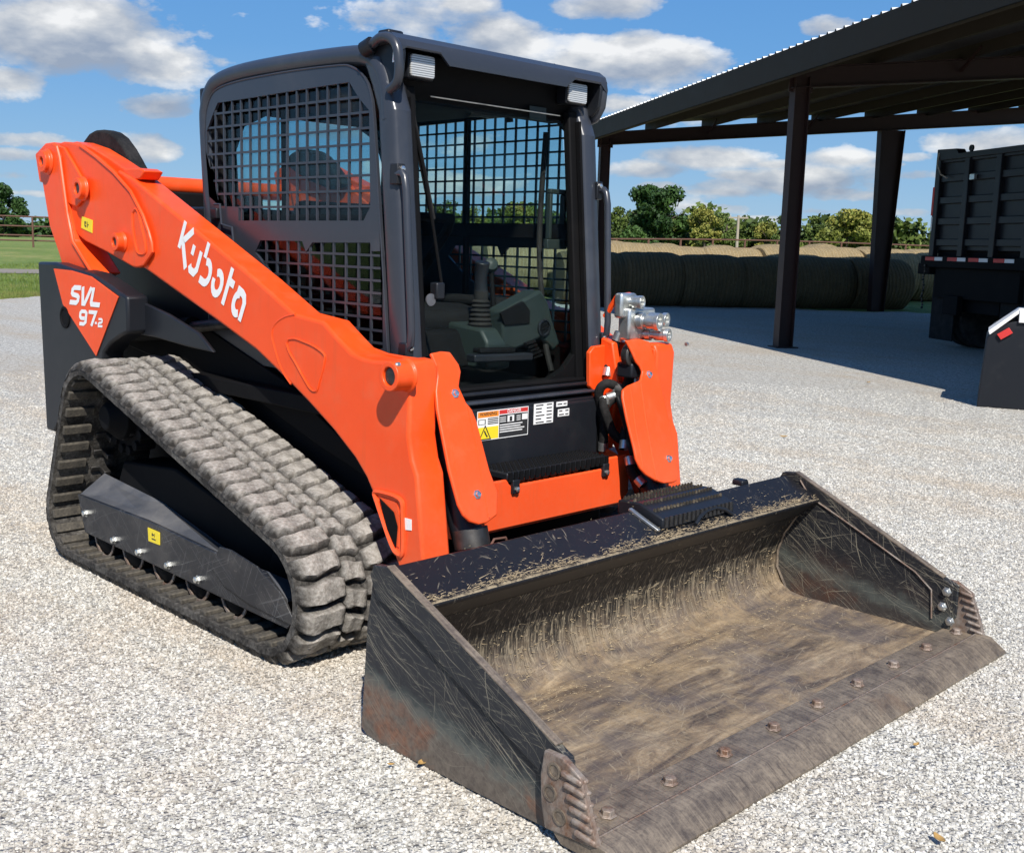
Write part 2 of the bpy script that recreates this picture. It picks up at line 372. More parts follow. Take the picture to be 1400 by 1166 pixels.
def scratches(t, v, rot, sc, lo=.66, warp=.04):
    "sparse straight scores: very stretched noise, cut high, laid at one angle"
    ns = N(t, 'ShaderNodeTexNoise'); L(t, v, ns.inputs[0]); ns.inputs['Scale'].default_value = 3.0; ns.inputs['Detail'].default_value = 2
    ad = N(t, 'ShaderNodeVectorMath', operation='MULTIPLY_ADD'); L(t, ns.outputs[1], ad.inputs[0]); ad.inputs[1].default_value = (warp,)*3; L(t, v, ad.inputs[2])
    mp = N(t, 'ShaderNodeMapping'); L(t, ad.outputs[0], mp.inputs[0]); mp.inputs[2].default_value = rot
    mq = N(t, 'ShaderNodeMapping'); L(t, mp.outputs[0], mq.inputs[0]); mq.inputs[3].default_value = sc
    n = N(t, 'ShaderNodeTexNoise'); L(t, mq.outputs[0], n.inputs[0]); n.inputs['Scale'].default_value = 1; n.inputs['Detail'].default_value = 1.5; n.inputs['Roughness'].default_value = .6
    return ramp(t, n.outputs[0], [(lo, 0.0), (lo+.035, 1.0)])
def bucket_mat(name, base, inside, band=True):
    m, t, b = mat(name); v = coords(t)
    sx = N(t, 'ShaderNodeSeparateXYZ'); L(t, v, sx.inputs[0])
    n = noise(t, v, 3.0, 9, .65); f = noise(t, v, 55, 6, .7); g = noise(t, v, 14, 8, .7)
    s = None
    if inside: sets = [((0,0,.3),(6,120,30),.66),((0,0,-.5),(7,140,30),.66),((0,0,1.2),(7,130,30),.67),((0,0,1.55),(8,110,20),.66),((.3,.9,.2),(8,110,60),.67),((0,0,.75),(12,160,30),.66)]
    else: sets = [((0,-.62,0),(1.8,2,260),.64),((0,-.48,0),(2.2,2,300),.64),((0,-.78,0),(2.6,2,280),.645),((0,-.35,0),(2.4,2,320),.65),((0,-1.35,0),(4,2,220),.68),((0,.35,0),(3.5,2,260),.685)]
    for k, (rt, sc, lo_) in enumerate(sets):
        q = scratches(t, v, rt, sc, lo_, .05+.02*k)
        msk = ramp(t, noise(t, coords(t, sc=(1,1,1), rot=(k, k*.7, 0)), 3+k, 4, .6), [(.40, 0.), (.56, 1.)])
        q = math_n(t, 'MULTIPLY', q, msk); s = q if s is None else math_n(t, 'MAXIMUM', s, q)
    if inside:
        # hay dust and bare brown steel on the floor, thinning out up the back
        x = sx.outputs[0]; z = sx.outputs[2]
        hz = ramp(t, math_n(t, 'ADD', math_n(t, 'MULTIPLY', z, 3.3), math_n(t, 'MULTIPLY', math_n(t,'SUBTRACT',g,.5), 1.0)), [(.10, 1.0), (.62, .0)])
        sw = N(t, 'ShaderNodeTexNoise'); vv = coords(t, sc=(3.0, .7, 1)); L(t, vv, sw.inputs[0]); sw.inputs['Scale'].default_value = 4; sw.inputs['Detail'].default_value = 12; sw.inputs['Distortion'].default_value = .9; sw.inputs['Roughness'].default_value = .68
        c1 = ramp(t, sw.outputs[0], [(.33, (.040,.030,.027)), (.42, (.115,.083,.060)), (.52, (.25,.18,.112)), (.64, (.44,.335,.215))])
        c1 = mixc(t, ramp(t, n, [(.44, 0.), (.58, .65)]), c1, (.105,.090,.092))
        n9 = noise(t, coords(t, rot=(0,0,.9)), 4.2, 9, .72, .5); c1 = mixc(t, ramp(t, n9, [(.50, 0.), (.62, .6)]), c1, (.36,.26,.15))
        c1 = mixc(t, ramp(t, f, [(.46, .0), (.66, .45)]), c1, (.08,.065,.055))
        vs_ = noise(t, coords(t, sc=(10,110,10)), 1, 5, .75, .6)
        thr = math_n(t, 'ADD', vs_, math_n(t, 'MULTIPLY', math_n(t, 'SUBTRACT', .32, z), .55))
        c0 = mixc(t, ramp(t, thr, [(.57, 0.), (.70, .85)]), (.016,.014,.012), (.29,.24,.165))
        ff_ = noise(t, coords(t, sc=(18,170,20), rot=(0,0,.25)), 1, 4, .7, .4); f2_ = noise(t, coords(t, sc=(120,14,20), rot=(0,0,.1)), 1, 4, .7, .4)
        c1 = mixc(t, ramp(t, ff_, [(.50,0.),(.66,.22)]), c1, (.34,.28,.20)); c1 = mixc(t, ramp(t, f2_, [(.54,0.),(.66,.28)]), c1, (.085,.07,.062))
        straw = math_n(t, 'MULTIPLY', s, .8)
        c = mixc(t, hz, mixc(t, straw, c0, (.40,.33,.22)), mixc(t, math_n(t, 'MULTIPLY', s, .35), c1, (.42,.35,.25)))
        L(t, c, b.inputs['Base Color']); b.inputs['Metallic'].default_value = .15
        L(t, ramp(t, f, [(.3, .42), (.7, .72)]), b.inputs['Roughness'])
        bump(t, b, math_n(t, 'ADD', f, sw.outputs[0]), .25, .005)
    else:
        z = sx.outputs[2]; x = sx.outputs[0]
        wv = math_n(t, 'ADD', z, math_n(t, 'MULTIPLY', math_n(t,'SUBTRACT',g,.5), .14))
        wv = math_n(t, 'ADD', wv, math_n(t, 'MULTIPLY', math_n(t, 'SUBTRACT', x, 1.8), .15))
        lowm = ramp(t, wv, [(.13, 1.0), (.165, .85), (.21, 0.0)])
        if not band: lowm = math_n(t, 'MULTIPLY', ramp(t, wv, [(.10, 1.0), (.30, 0.0)]), .35)
        c0 = mixc(t, math_n(t, 'MULTIPLY', ramp(t, f, [(.45,0.),(.7,.6)]), .25), base, (.08,.07,.06))
        c0 = mixc(t, math_n(t, 'MULTIPLY', s, .5), c0, (.38,.34,.25))
        fine = noise(t, coords(t, sc=(14,2,150), rot=(0,-.6,0)), 1, 4, .7); fine2 = noise(t, coords(t, sc=(150,2,16), rot=(0,.2,0)), 1, 4, .7)
        fs = math_n(t, 'MAXIMUM', ramp(t, fine, [(.58,0.),(.68,.6)]), ramp(t, fine2, [(.62,0.),(.70,.45)])); fs = math_n(t, 'MULTIPLY', fs, ramp(t, g, [(.34,.3),(.52,1.)]))
        c0 = mixc(t, fs, c0, (.22,.20,.15))
        c1 = mixc(t, ramp(t, g, [(.35, 0.), (.65, 1.)]), (.085,.070,.058), (.15,.125,.10))
        rust = ramp(t, n, [(.50, 0.), (.60, 1.)])
        c1 = mixc(t, math_n(t, 'MULTIPLY', rust, .75), c1, (.20,.075,.035)); c1 = mixc(t, ramp(t, f, [(.46,0.),(.66,.5)]), c1, (.045,.036,.03)); c1 = mixc(t, math_n(t, 'MULTIPLY', s, .5), c1, (.26,.23,.18))
        gr = ramp(t, wv, [(.14, 0.), (.19, .6), (.24, 0.)])
        c = mixc(t, lowm, c0, c1); c = mixc(t, math_n(t, 'MULTIPLY', gr, .5), c, (.16,.19,.165))
        L(t, c, b.inputs['Base Color'])
        L(t, ramp(t, f, [(.3, .36), (.7, .62)]), b.inputs['Roughness']); bump(t, b, math_n(t, 'ADD', f, s), .15, .003); b.inputs['Specular IOR Level'].default_value = .3
    return m
BUCKET_OUT = bucket_mat('bucket_paint', (.016,.018,.022), False)
BUCKET_SIDE = bucket_mat('bucket_side_inner', (.014,.015,.018), False, False)
BUCKET_IN = bucket_mat('bucket_worn_inside', (.02,.02,.02), True)
def bar_mat():
    m, t, b = mat('bucket_bar_paint'); v = coords(t); f = noise(t, v, 60, 5, .7)
    s = None
    for k, (rt, sc, lo_) in enumerate([((0,0,.4),(9,110,20),.66),((0,0,-.6),(10,120,20),.67),((0,0,1.3),(8,90,20),.67),((0,0,1.0),(14,150,20),.68),((0,0,-.2),(12,150,20),.68)]):
        q = scratches(t, v, rt, sc, lo_, .12); msk = ramp(t, noise(t, coords(t, rot=(k,0,k)), 5+3*k, 4, .6), [(.50, 0.), (.62, 1.)])
        q = math_n(t, 'MULTIPLY', q, msk); s = q if s is None else math_n(t, 'MAXIMUM', s, q)
    sp = ramp(t, f, [(.64, 0.), (.70, .55)])
    s = math_n(t, 'MAXIMUM', math_n(t, 'MULTIPLY', s, .9), sp)
    sx = N(t, 'ShaderNodeSeparateXYZ'); L(t, v, sx.inputs[0]); e1 = noise(t, v, 30, 8, .8)
    ed = ramp(t, math_n(t, 'ADD', math_n(t, 'MULTIPLY', math_n(t, 'SUBTRACT', sx.outputs[0], 2.002), 26), math_n(t, 'MULTIPLY', math_n(t, 'SUBTRACT', e1, .5), 2.2)), [(.22, 0.), (.60, .95)])
    gn = N(t, 'ShaderNodeTexCoord'); sn = N(t, 'ShaderNodeSeparateXYZ'); L(t, gn.outputs['Normal'], sn.inputs[0]); ed = math_n(t, 'MULTIPLY', ed, math_n(t, 'GREATER_THAN', sn.outputs[2], .5))
    c_ = mixc(t, math_n(t, 'MULTIPLY', s, .5), (.009,.009,.0105), (.30,.26,.19)); c_ = mixc(t, ed, c_, mixc(t, e1, (.10,.075,.045), (.42,.34,.22)))
    L(t, c_, b.inputs['Base Color']); b.inputs['Roughness'].default_value = .45; b.inputs['Specular IOR Level'].default_value = .35
    bump(t, b, s, .15, .003); return m
BUCKET_BAR = bar_mat()
def worn(name, a, bcol, rough=.5, met=.2, scale=(1.6,1,1)):
    m, t, b = mat(name); v = coords(t, sc=scale); n = noise(t, v, 9, 10, .75, .25); f = noise(t, v, 60, 4, .7)
    c = mixc(t, ramp(t, n, [(.36, 0.), (.62, 1.)]), a, bcol); c = mixc(t, ramp(t, f, [(.5,0.),(.7,.5)]), c, (.04,.033,.03))
    q_ = noise(t, coords(t, sc=(7,120,7)), 1, 4, .7, .3); c = mixc(t, ramp(t, q_, [(.52,0.),(.66,.35)]), c, tuple(min(1, k*1.4) for k in bcol)); c = mixc(t, ramp(t, q_, [(.34,.5),(.46,0.)]), c, (.05,.038,.032))
    rs_ = noise(t, coords(t), 4.5, 6, .7); c = mixc(t, ramp(t, rs_, [(.58,0.),(.70,.35)]), c, (.22,.14,.085))
    L(t, c, b.inputs['Base Color']); b.inputs['Metallic'].default_value = met; b.inputs['Roughness'].default_value = rough
    bump(t, b, math_n(t,'ADD',f,n), .3, .004); return m
EDGE = worn('cutting_edge_steel', (.100,.080,.064), (.27,.215,.155), .42, .25)
STEELB = scuffed()
RUST = worn('rusty_cutter', (.15,.070,.035), (.27,.235,.20), .5, .2)
def glass(name, tint, refl=1.0):
    m = bpy.data.materials.new(name); m.use_nodes = True; t = m.node_tree; t.nodes.clear()
    tr = N(t, 'ShaderNodeBsdfTransparent'); tr.inputs[0].default_value = (*tint, 1)
    gl = N(t, 'ShaderNodeBsdfGlossy'); gl.inputs['Roughness'].default_value = .02
    lw = N(t, 'ShaderNodeLayerWeight'); lw.inputs[0].default_value = .5
    f5 = math_n(t, 'MULTIPLY_ADD', math_n(t, 'POWER', lw.outputs['Facing'], 5.0), .9*refl, .025*refl)
    mx = N(t, 'ShaderNodeMixShader'); L(t, f5, mx.inputs[0]); L(t, tr.outputs[0], mx.inputs[1]); L(t, gl.outputs[0], mx.inputs[2])
    o = N(t, 'ShaderNodeOutputMaterial'); L(t, mx.outputs[0], o.inputs[0]); return m
GLASS = glass('cab_glass', (.72,.84,.86)); GLASSF = glass('front_glass', (.93,.96,.95), .12)
def lens():
    m, t, b = mat('lamp_lens'); v = coords(t, sc=(0,0,1)); wv = N(t, 'ShaderNodeTexWave'); L(t, v, wv.inputs[0]); wv.bands_direction = 'Z'; wv.inputs['Scale'].default_value = 42
    L(t, mixc(t, ramp(t, wv.outputs[1], [(.3,0.),(.6,1.)]), (.20,.20,.20), (.52,.53,.52)), b.inputs['Base Color'])
    b.inputs['Roughness'].default_value = .2; b.inputs['Metallic'].default_value = .1; b.inputs['Coat Weight'].default_value = .5; return m
LENS = lens()

def gravel_mat():
    m, t, b = mat('gravel_ground'); v = coords(t)
    g = N(t, 'ShaderNodeNewGeometry')
    vo = N(t, 'ShaderNodeTexVoronoi'); L(t, v, vo.inputs['Vector']); vo.inputs['Scale'].default_value = 78; vo.inputs['Randomness'].default_value = 1
    vs = N(t, 'ShaderNodeTexVoronoi'); L(t, v, vs.inputs['Vector']); vs.inputs['Scale'].default_value = 150
    sx = N(t, 'ShaderNodeSeparateColor'); L(t, vo.outputs['Color'], sx.inputs[0])
    sy = N(t, 'ShaderNodeSeparateColor'); L(t, vs.outputs['Color'], sy.inputs[0])
    n = noise(t, v, .55, 6, .6); n2 = noise(t, v, 2.3, 7, .65)
    c = ramp(t, sx.outputs[0], [(0, (.24,.225,.195)), (.3, (.43,.412,.365)), (.65, (.55,.53,.475)), (1, (.67,.655,.60))])
    c2 = ramp(t, sy.outputs[1], [(0, (.26,.245,.21)), (.5, (.46,.44,.39)), (1, (.62,.605,.55))])
    c = mixc(t, .45, c, c2)
    c = mixc(t, ramp(t, vo.outputs['Distance'], [(.55, 0.0), (.85, .65)]), c, (.16,.145,.125))
    gr_ = noise(t, v, 22, 5, .8)
    c = mixc(t, ramp(t, gr_, [(.38, .70), (.50, 0.)]), c, (.19,.175,.15)); c = mixc(t, ramp(t, gr_, [(.52, 0.), (.62, .75)]), c, (.70,.685,.62))
    ln_ = noise(t, coords(t, sc=(.16,.9,1), rot=(0,0,R_(33))), 1.0, 6, .65, .4)
    tan = math_n(t, 'MULTIPLY', ramp(t, math_n(t,'ADD',math_n(t,'MULTIPLY',ln_,.5),math_n(t,'MULTIPLY',math_n(t,'ADD',n,n2),.25)), [(.47, 0.), (.60, 1.)]), .60)
    c = mixc(t, tan, c, (.40,.325,.235))
    L(t, c, b.inputs['Base Color']); b.inputs['Roughness'].default_value = .9; b.inputs['Specular IOR Level'].default_value = .2
    h = math_n(t, 'SUBTRACT', 1.0, vo.outputs['Distance']); h = math_n(t, 'ADD', h, math_n(t, 'MULTIPLY', vs.outputs['Distance'], -.35))
    h = math_n(t, 'ADD', h, math_n(t, 'MULTIPLY', n2, 2.0))
    bump(t, b, h, .9, .012); return m
GRAVEL = gravel_mat()
def stone_mat():
    m, t, b = mat('crushed_stone')
    g = N(t, 'ShaderNodeNewGeometry'); oi = N(t, 'ShaderNodeObjectInfo')
    wn = N(t, 'ShaderNodeTexNoise'); L(t, g.outputs['Position'], wn.inputs[0]); wn.inputs['Scale'].default_value = 45; wn.inputs['Detail'].default_value = 2
    n = N(t, 'ShaderNodeTexNoise'); L(t, g.outputs['Position'], n.inputs[0]); n.inputs['Scale'].default_value = .55; n.inputs['Detail'].default_value = 6; n.inputs['Roughness'].default_value = .6
    n2 = N(t, 'ShaderNodeTexNoise'); L(t, g.outputs['Position'], n2.inputs[0]); n2.inputs['Scale'].default_value = 2.3; n2.inputs['Detail'].default_value = 7; n2.inputs['Roughness'].default_value = .65
    mp = N(t, 'ShaderNodeMapping'); L(t, g.outputs['Position'], mp.inputs[0]); mp.inputs[3].default_value = (.16,.9,1); mp.inputs[2].default_value = (0,0,R_(33)); ln_ = noise(t, mp.outputs[0], 1.0, 6, .65, .4)
    r = math_n(t, 'ADD', math_n(t, 'MULTIPLY', oi.outputs['Random'], .6), math_n(t, 'MULTIPLY', wn.outputs[0], .4))
    c = ramp(t, r, [(.1, (.26,.245,.21)), (.35, (.44,.42,.37)), (.6, (.56,.54,.485)), (.85, (.70,.685,.625))])
    tan = math_n(t, 'MULTIPLY', ramp(t, math_n(t,'ADD',math_n(t,'MULTIPLY',ln_,.5),math_n(t,'MULTIPLY',math_n(t,'ADD',n.outputs[0],n2.outputs[0]),.25)), [(.47, 0.), (.60, 1.)]), .55)
    c = mixc(t, tan, c, (.44,.35,.25))
    L(t, c, b.inputs['Base Color']); b.inputs['Roughness'].default_value = .85; b.inputs['Specular IOR Level'].default_value = .25; return m
STONE = stone_mat()
def grass_mat():
    m, t, b = mat('grass_ground'); v = coords(t); n = noise(t, v, .25, 8, .7); f = noise(t, v, 3.5, 8, .8); q = noise(t, coords(t, sc=(1,1,1)), 14, 4, .8)
    c = ramp(t, math_n(t,'ADD',math_n(t,'MULTIPLY',n,.5),math_n(t,'MULTIPLY',f,.5)), [(.36, (.10,.19,.025)), (.5, (.19,.27,.045)), (.62, (.40,.36,.12))])
    c = mixc(t, ramp(t, q, [(.5,0.),(.65,.6)]), c, (.06,.09,.02))
    L(t, c, b.inputs['Base Color']); b.inputs['Roughness'].default_value = .95; bump(t, b, math_n(t,'ADD',f,q), .8, .12); return m
GRASS = grass_mat()
def leafmat(name, a, bb, c_):
    m, t, b = mat(name); at = N(t, 'ShaderNodeAttribute'); at.attribute_name = 'tint'
    L(t, ramp(t, at.outputs['Fac'], [(0., a), (.5, bb), (1., c_)]), b.inputs['Base Color'])
    b.inputs['Roughness'].default_value = .65; b.inputs['Specular IOR Level'].default_value = .3
    b.inputs['Subsurface Weight'].default_value = 0
    return m
LEAF = {'dark': leafmat('leaves_dark', (.012,.032,.008), (.030,.070,.014), (.060,.115,.022)),
        'mid': leafmat('leaves_mid', (.030,.050,.010), (.075,.115,.022), (.13,.17,.035)),
        'yellow': leafmat('leaves_yellow', (.07,.085,.015), (.17,.19,.035), (.30,.26,.06))}
BARK = paint('bark', (.09,.07,.055), .9, (.15,.13,.1), .4, 0, dscale=8)
def hay_mat(name='hay', k=1.0):
    m, t, b = mat(name); v = coords(t, sc=(1,1,1)); f = noise(t, v, 38, 8, .8, .5); n = noise(t, v, 5, 5, .6)
    wv = N(t, 'ShaderNodeTexWave'); L(t, coords(t), wv.inputs[0]); wv.bands_direction = 'X'; wv.inputs['Scale'].default_value = 3.1; wv.inputs['Distortion'].default_value = 3.2; wv.inputs['Detail'].default_value = 3; wv.inputs['Detail Scale'].default_value = .6
    c = ramp(t, f, [(.3, (.09,.068,.038)), (.5, (.26,.205,.115)), (.7, (.47,.38,.235))])
    c = mixc(t, ramp(t, n, [(.4,0.),(.7,.6)]), c, (.17,.145,.09)); c = mixc(t, ramp(t, wv.outputs[1], [(.80,0.),(.97,.22)]), c, (.40,.37,.29))
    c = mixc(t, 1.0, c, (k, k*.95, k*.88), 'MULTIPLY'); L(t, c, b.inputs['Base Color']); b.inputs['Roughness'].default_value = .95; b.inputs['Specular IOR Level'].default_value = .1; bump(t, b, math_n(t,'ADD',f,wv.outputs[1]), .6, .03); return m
HAY = hay_mat()
HAY_SHADE = hay_mat('shaded_hay', .50)  # same hay darkened: the shed's shade on the front row is in the colour
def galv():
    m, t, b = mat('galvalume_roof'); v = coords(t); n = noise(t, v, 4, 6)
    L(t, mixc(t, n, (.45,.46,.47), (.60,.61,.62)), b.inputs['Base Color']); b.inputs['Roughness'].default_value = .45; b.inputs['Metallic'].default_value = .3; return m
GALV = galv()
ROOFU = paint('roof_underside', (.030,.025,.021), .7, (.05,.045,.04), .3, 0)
RUSTPIPE = paint('rusty_pipe', (.12,.055,.035), .7, (.2,.1,.06), .4, 0)
WOOD = paint('pole_wood', (.34,.29,.23), .85, (.2,.17,.13), .4, 0)
TIRE = rubber_plain('tire', (.02,.02,.02), (.09,.08,.07))
DIRT = paint('dirt_track', (.20,.175,.14), .95, (.33,.3,.26), .5, 0)
LEAFB = paint('dry_leaf', (.36,.22,.07), .8, (.2,.1,.03), .5, 0, dscale=40)
STRAW = paint('straw', (.36,.28,.17), .9, (.3,.22,.12), .5, 0, dscale=20)

# ------------------------------------------------------------------ terrain
def ground_h(d):
    t_ = min(max((d-27)/33, 0), 1); t_ = t_*t_*(3-2*t_); return .65*t_
BOUND = [(-22,-25),(-20.4,2),(-20.5,6.2),(-20.9,8.5),(-19.5,14),(-15.5,19.5),(-9,24.2),(0,30.5),(16,42),(45,40),(45,-50),(-22,-50)]
def rbound(a):
    d = Vector((math.cos(a), math.sin(a))); best = 80
    for i in range(len(BOUND)):
        p, q = Vector(BOUND[i]), Vector(BOUND[(i+1) % len(BOUND)]); p = p-CAM.xy; q = q-CAM.xy
        e_ = q-p; dn = d.x*e_.y-d.y*e_.x
        if abs(dn) < 1e-9: continue
        t_ = (p.x*e_.y-p.y*e_.x)/dn; s_ = (p.x*d.y-p.y*d.x)/dn
        if t_ > 0 and -1e-6 <= s_ <= 1+1e-6: best = min(best, t_)
    return best + .25*math.sin(a*60)+.18*math.sin(a*137+1)+.1*math.sin(a*331)
NA = 720
def polar(radf, name, m, center=False):
    mb = MB(); rows = []
    nr = len(radf(0))
    for i in range(NA):
        a = 2*math.pi*i/NA
        for r in radf(a):
            mb.v.append((CAM.x+r*math.cos(a), CAM.y+r*math.sin(a), ground_h(r)))
    for i in range(NA):
        j = (i+1) % NA
        for k in range(nr-1): mb.f.append((i*nr+k, i*nr+k+1, j*nr+k+1, j*nr+k))
    return structure(mb.build(name, m))
polar(lambda a: [.02]+[rbound(a)*s for s in (.1,.2,.35,.5,.7,.9,1)], 'gravel_yard', GRAVEL)
polar(lambda a: [rbound(a)+ (0 if k == 0 else 0) if k == 0 else max(rbound(a)+k*.5, r) for k, r in enumerate((0,30,34,38,42,46,50,55,62,75,100,160,300,700,2500))], 'grass_field', GRASS)
# worn farm track across the grass at the left
mb = MB()
for i in range(60):
    a = R_(150+i*.6)
    for r in (37.2, 39.4): mb.v.append((CAM.x+r*math.cos(a), CAM.y+r*math.sin(a), ground_h(r)+.02))
for i in range(59): mb.f.append((2*i, 2*i+1, 2*i+3, 2*i+2))
structure(mb.build('dirt_track', DIRT))

# loose crushed stone over the near yard (real stones, geometry nodes)
def stone_mesh(i):
    bm = bmesh.new(); bmesh.ops.create_icosphere(bm, subdivisions=1, radius=1)
    r = random.Random(i)
    sc = Vector((1, r.uniform(.6,.9), r.uniform(.45,.7)))
    for v in bm.verts:
        v.co = Vector(v.co[k]*sc[k]*r.uniform(.72,1.15) for k in range(3))
    me = bpy.data.meshes.new('stone'); bm.to_mesh(me); bm.free(); me.materials.append(STONE); return me
def yard_stones():
    # a fan in front of the camera, finer mesh of area than the frame needs
    mb = MB(); a0, a1 = R_(134.8-31), R_(134.8+31); n = 24; rr = [1.2,2.0,2.8,3.6,4.4,5.4,6.6,8.0,10.0,12.5]
    for i in range(n+1):
        a = a0+(a1-a0)*i/n
        for r in rr: mb.v.append((CAM.x+r*math.cos(a), CAM.y+r*math.sin(a), .001))
    k = len(rr)
    for i in range(n):
        for j in range(k-1): mb.f.append((i*k+j, i*k+j+1, (i+1)*k+j+1, (i+1)*k+j))
    o = mb.build('loose_gravel', STONE, smooth=False); o['kind'] = 'stuff'
    ng = bpy.data.node_groups.new('stones', 'GeometryNodeTree')
    ng.interface.new_socket('Geometry', in_out='INPUT', socket_type='NodeSocketGeometry'); ng.interface.new_socket('Geometry', in_out='OUTPUT', socket_type='NodeSocketGeometry')
    gi = ng.nodes.new('NodeGroupInput'); go = ng.nodes.new('NodeGroupOutput')
    pos = ng.nodes.new('GeometryNodeInputPosition')
    dv = ng.nodes.new('ShaderNodeVectorMath'); dv.operation = 'DISTANCE'; ng.links.new(pos.outputs[0], dv.inputs[0]); dv.inputs[1].default_value = (CAM.x, CAM.y, 0)
    mr = ng.nodes.new('ShaderNodeMapRange'); ng.links.new(dv.outputs['Value'], mr.inputs[0])
    mr.inputs[1].default_value = 2.5; mr.inputs[2].default_value = 12.3; mr.inputs[3].default_value = 11500; mr.inputs[4].default_value = 0
    dp = ng.nodes.new('GeometryNodeDistributePointsOnFaces'); ng.links.new(gi.outputs[0], dp.inputs[0]); ng.links.new(mr.outputs[0], dp.inputs['Density'])
    jn = ng.nodes.new('GeometryNodeJoinGeometry')
    # the stone shapes live in the node group as primitives with noise
    prev = None
    ip = ng.nodes.new('GeometryNodeInstanceOnPoints'); ng.links.new(dp.outputs[0], ip.inputs[0])
    g2i = ng.nodes.new('GeometryNodeGeometryToInstance')
    for i in range(6):
        ico = ng.nodes.new('GeometryNodeMeshIcoSphere'); ico.inputs['Radius'].default_value = 1; ico.inputs['Subdivisions'].default_value = 1
        sp = ng.nodes.new('GeometryNodeSetPosition'); ng.links.new(ico.outputs[0], sp.inputs[0])
        rv = ng.nodes.new('FunctionNodeRandomValue'); rv.data_type = 'FLOAT_VECTOR'; rv.inputs[0].default_value = (-.30,-.30,-.25); rv.inputs[1].default_value = (.30,.30,.25); rv.inputs['Seed'].default_value = i*7
        ng.links.new(rv.outputs[0], sp.inputs['Offset'])
        tf = ng.nodes.new('GeometryNodeTransform'); ng.links.new(sp.outputs[0], tf.inputs[0]); tf.inputs['Scale'].default_value = (1, .62+.06*i, .55+.05*((i*3) % 6))
        sm = ng.nodes.new('GeometryNodeSetMaterial'); ng.links.new(tf.outputs[0], sm.inputs[0]); sm.inputs['Material'].default_value = STONE
        ss = ng.nodes.new('GeometryNodeSetShadeSmooth'); ng.links.new(sm.outputs[0], ss.inputs[0]); ss.inputs['Shade Smooth'].default_value = False
        ng.links.new(ss.outputs[0], g2i.inputs[0])
    ng.links.new(g2i.outputs[0], ip.inputs['Instance']); ip.inputs['Pick Instance'].default_value = True
    rr_ = ng.nodes.new('FunctionNodeRandomValue'); rr_.data_type = 'FLOAT_VECTOR'; rr_.inputs[0].default_value = (-.5,-.5,0); rr_.inputs[1].default_value = (.5,.5,6.28)
    ng.links.new(rr_.outputs[0], ip.inputs['Rotation'])
    r1 = ng.nodes.new('FunctionNodeRandomValue'); r1.data_type = 'FLOAT'; r1.inputs[2].default_value = 0; r1.inputs[3].default_value = 1; r1.inputs['Seed'].default_value = 3
    pw = ng.nodes.new('ShaderNodeMath'); pw.operation = 'POWER'; ng.links.new(r1.outputs[1], pw.inputs[0]); pw.inputs[1].default_value = 3.2
    ma = ng.nodes.new('ShaderNodeMath'); ma.operation = 'MULTIPLY_ADD'; ng.links.new(pw.outputs[0], ma.inputs[0]); ma.inputs[1].default_value = .0062; ma.inputs[2].default_value = .0031
    ng.links.new(ma.outputs[0], ip.inputs['Scale'])
    ng.links.new(ip.outputs[0], go.inputs[0])
    md = o.modifiers.new('stones', 'NODES'); md.node_group = ng
    return o
yard_stones()

# ------------------------------------------------------------------ the compact track loader
LD = empty('compact_track_loader', 'orange and dark grey compact track loader with a wide black bucket lowered on the gravel', 'track loader')
YA, YI = .70, .58           # outer and inner side of the lift arms
def pt(p, y): return (p[0], y, p[1])

# --- tracks
CI = [(-.49,.205,.175), (-.26,.665,.215), (1.10,.245,.215)]     # belt wraps: rear idler, sprocket, front idler (x, z, radius)
def belt_path():
    def tangent(c0, c1):      # external tangent keeping circles on the right when going clockwise (seen from -y)
        x0,z0,r0 = c0; x1,z1,r1 = c1; dx,dz = x1-x0, z1-z0; d = math.hypot(dx,dz); ux,uz = dx/d, dz/d
        c_ = (r0-r1)/d; s_ = math.sqrt(1-c_*c_)
        nx = ux*c_ - uz*s_*1; nz = uz*c_ + ux*s_
        return (x0+nx*r0, z0+nz*r0, nx, nz), (x1+nx*r1, z1+nz*r1, nx, nz)
    order = [CI[0], CI[1], CI[2]]; segs = []
    for i in range(3): segs.append(tangent(order[i], order[(i+1) % 3]))
    pts = []
    for i in range(3):
        a, b = segs[i]; nxt = segs[(i+1) % 3][0]
        pts += [(a[0]+(b[0]-a[0])*t_/8, a[1]+(b[1]-a[1])*t_/8) for t_ in range(8)]
        c = order[(i+1) % 3]; a0 = math.atan2(b[3], b[2]); a1 = math.atan2(nxt[3], nxt[2])
        while a1 > a0: a1 -= 2*math.pi
        k = 12
        pts += [(c[0]+c[2]*math.cos(a0+(a1-a0)*t_/k), c[1]+c[2]*math.sin(a0+(a1-a0)*t_/k)) for t_ in range(k)]
    return pts
BP = belt_path()
def resample(pts, n):
    P = [Vector(p) for p in pts]; P.append(P[0]); Ls = [0]
    for i in range(1, len(P)): Ls.append(Ls[-1]+(P[i]-P[i-1]).length)
    T = Ls[-1]; out_ = []; j = 0
    for k in range(n):
        s_ = T*k/n
        while Ls[j+1] < s_: j += 1
        f = (s_-Ls[j])/(Ls[j+1]-Ls[j]); p = P[j].lerp(P[j+1], f); out_.append(p)
    res = []
    for k in range(n):
        t_ = (out_[(k+1) % n]-out_[k-1]).normalized(); res.append((out_[k], t_, Vector((-t_.y, t_.x))))   # outward normal (clockwise run)
    return res
NP = 54
def tread_profile():
    mb = MB(); return mb
def wear_attr(o, fn):
    me = o.data; at = me.attributes.new('wear', 'FLOAT', 'POINT')
    for i, v in enumerate(me.vertices): at.data[i].value = fn(v.co)
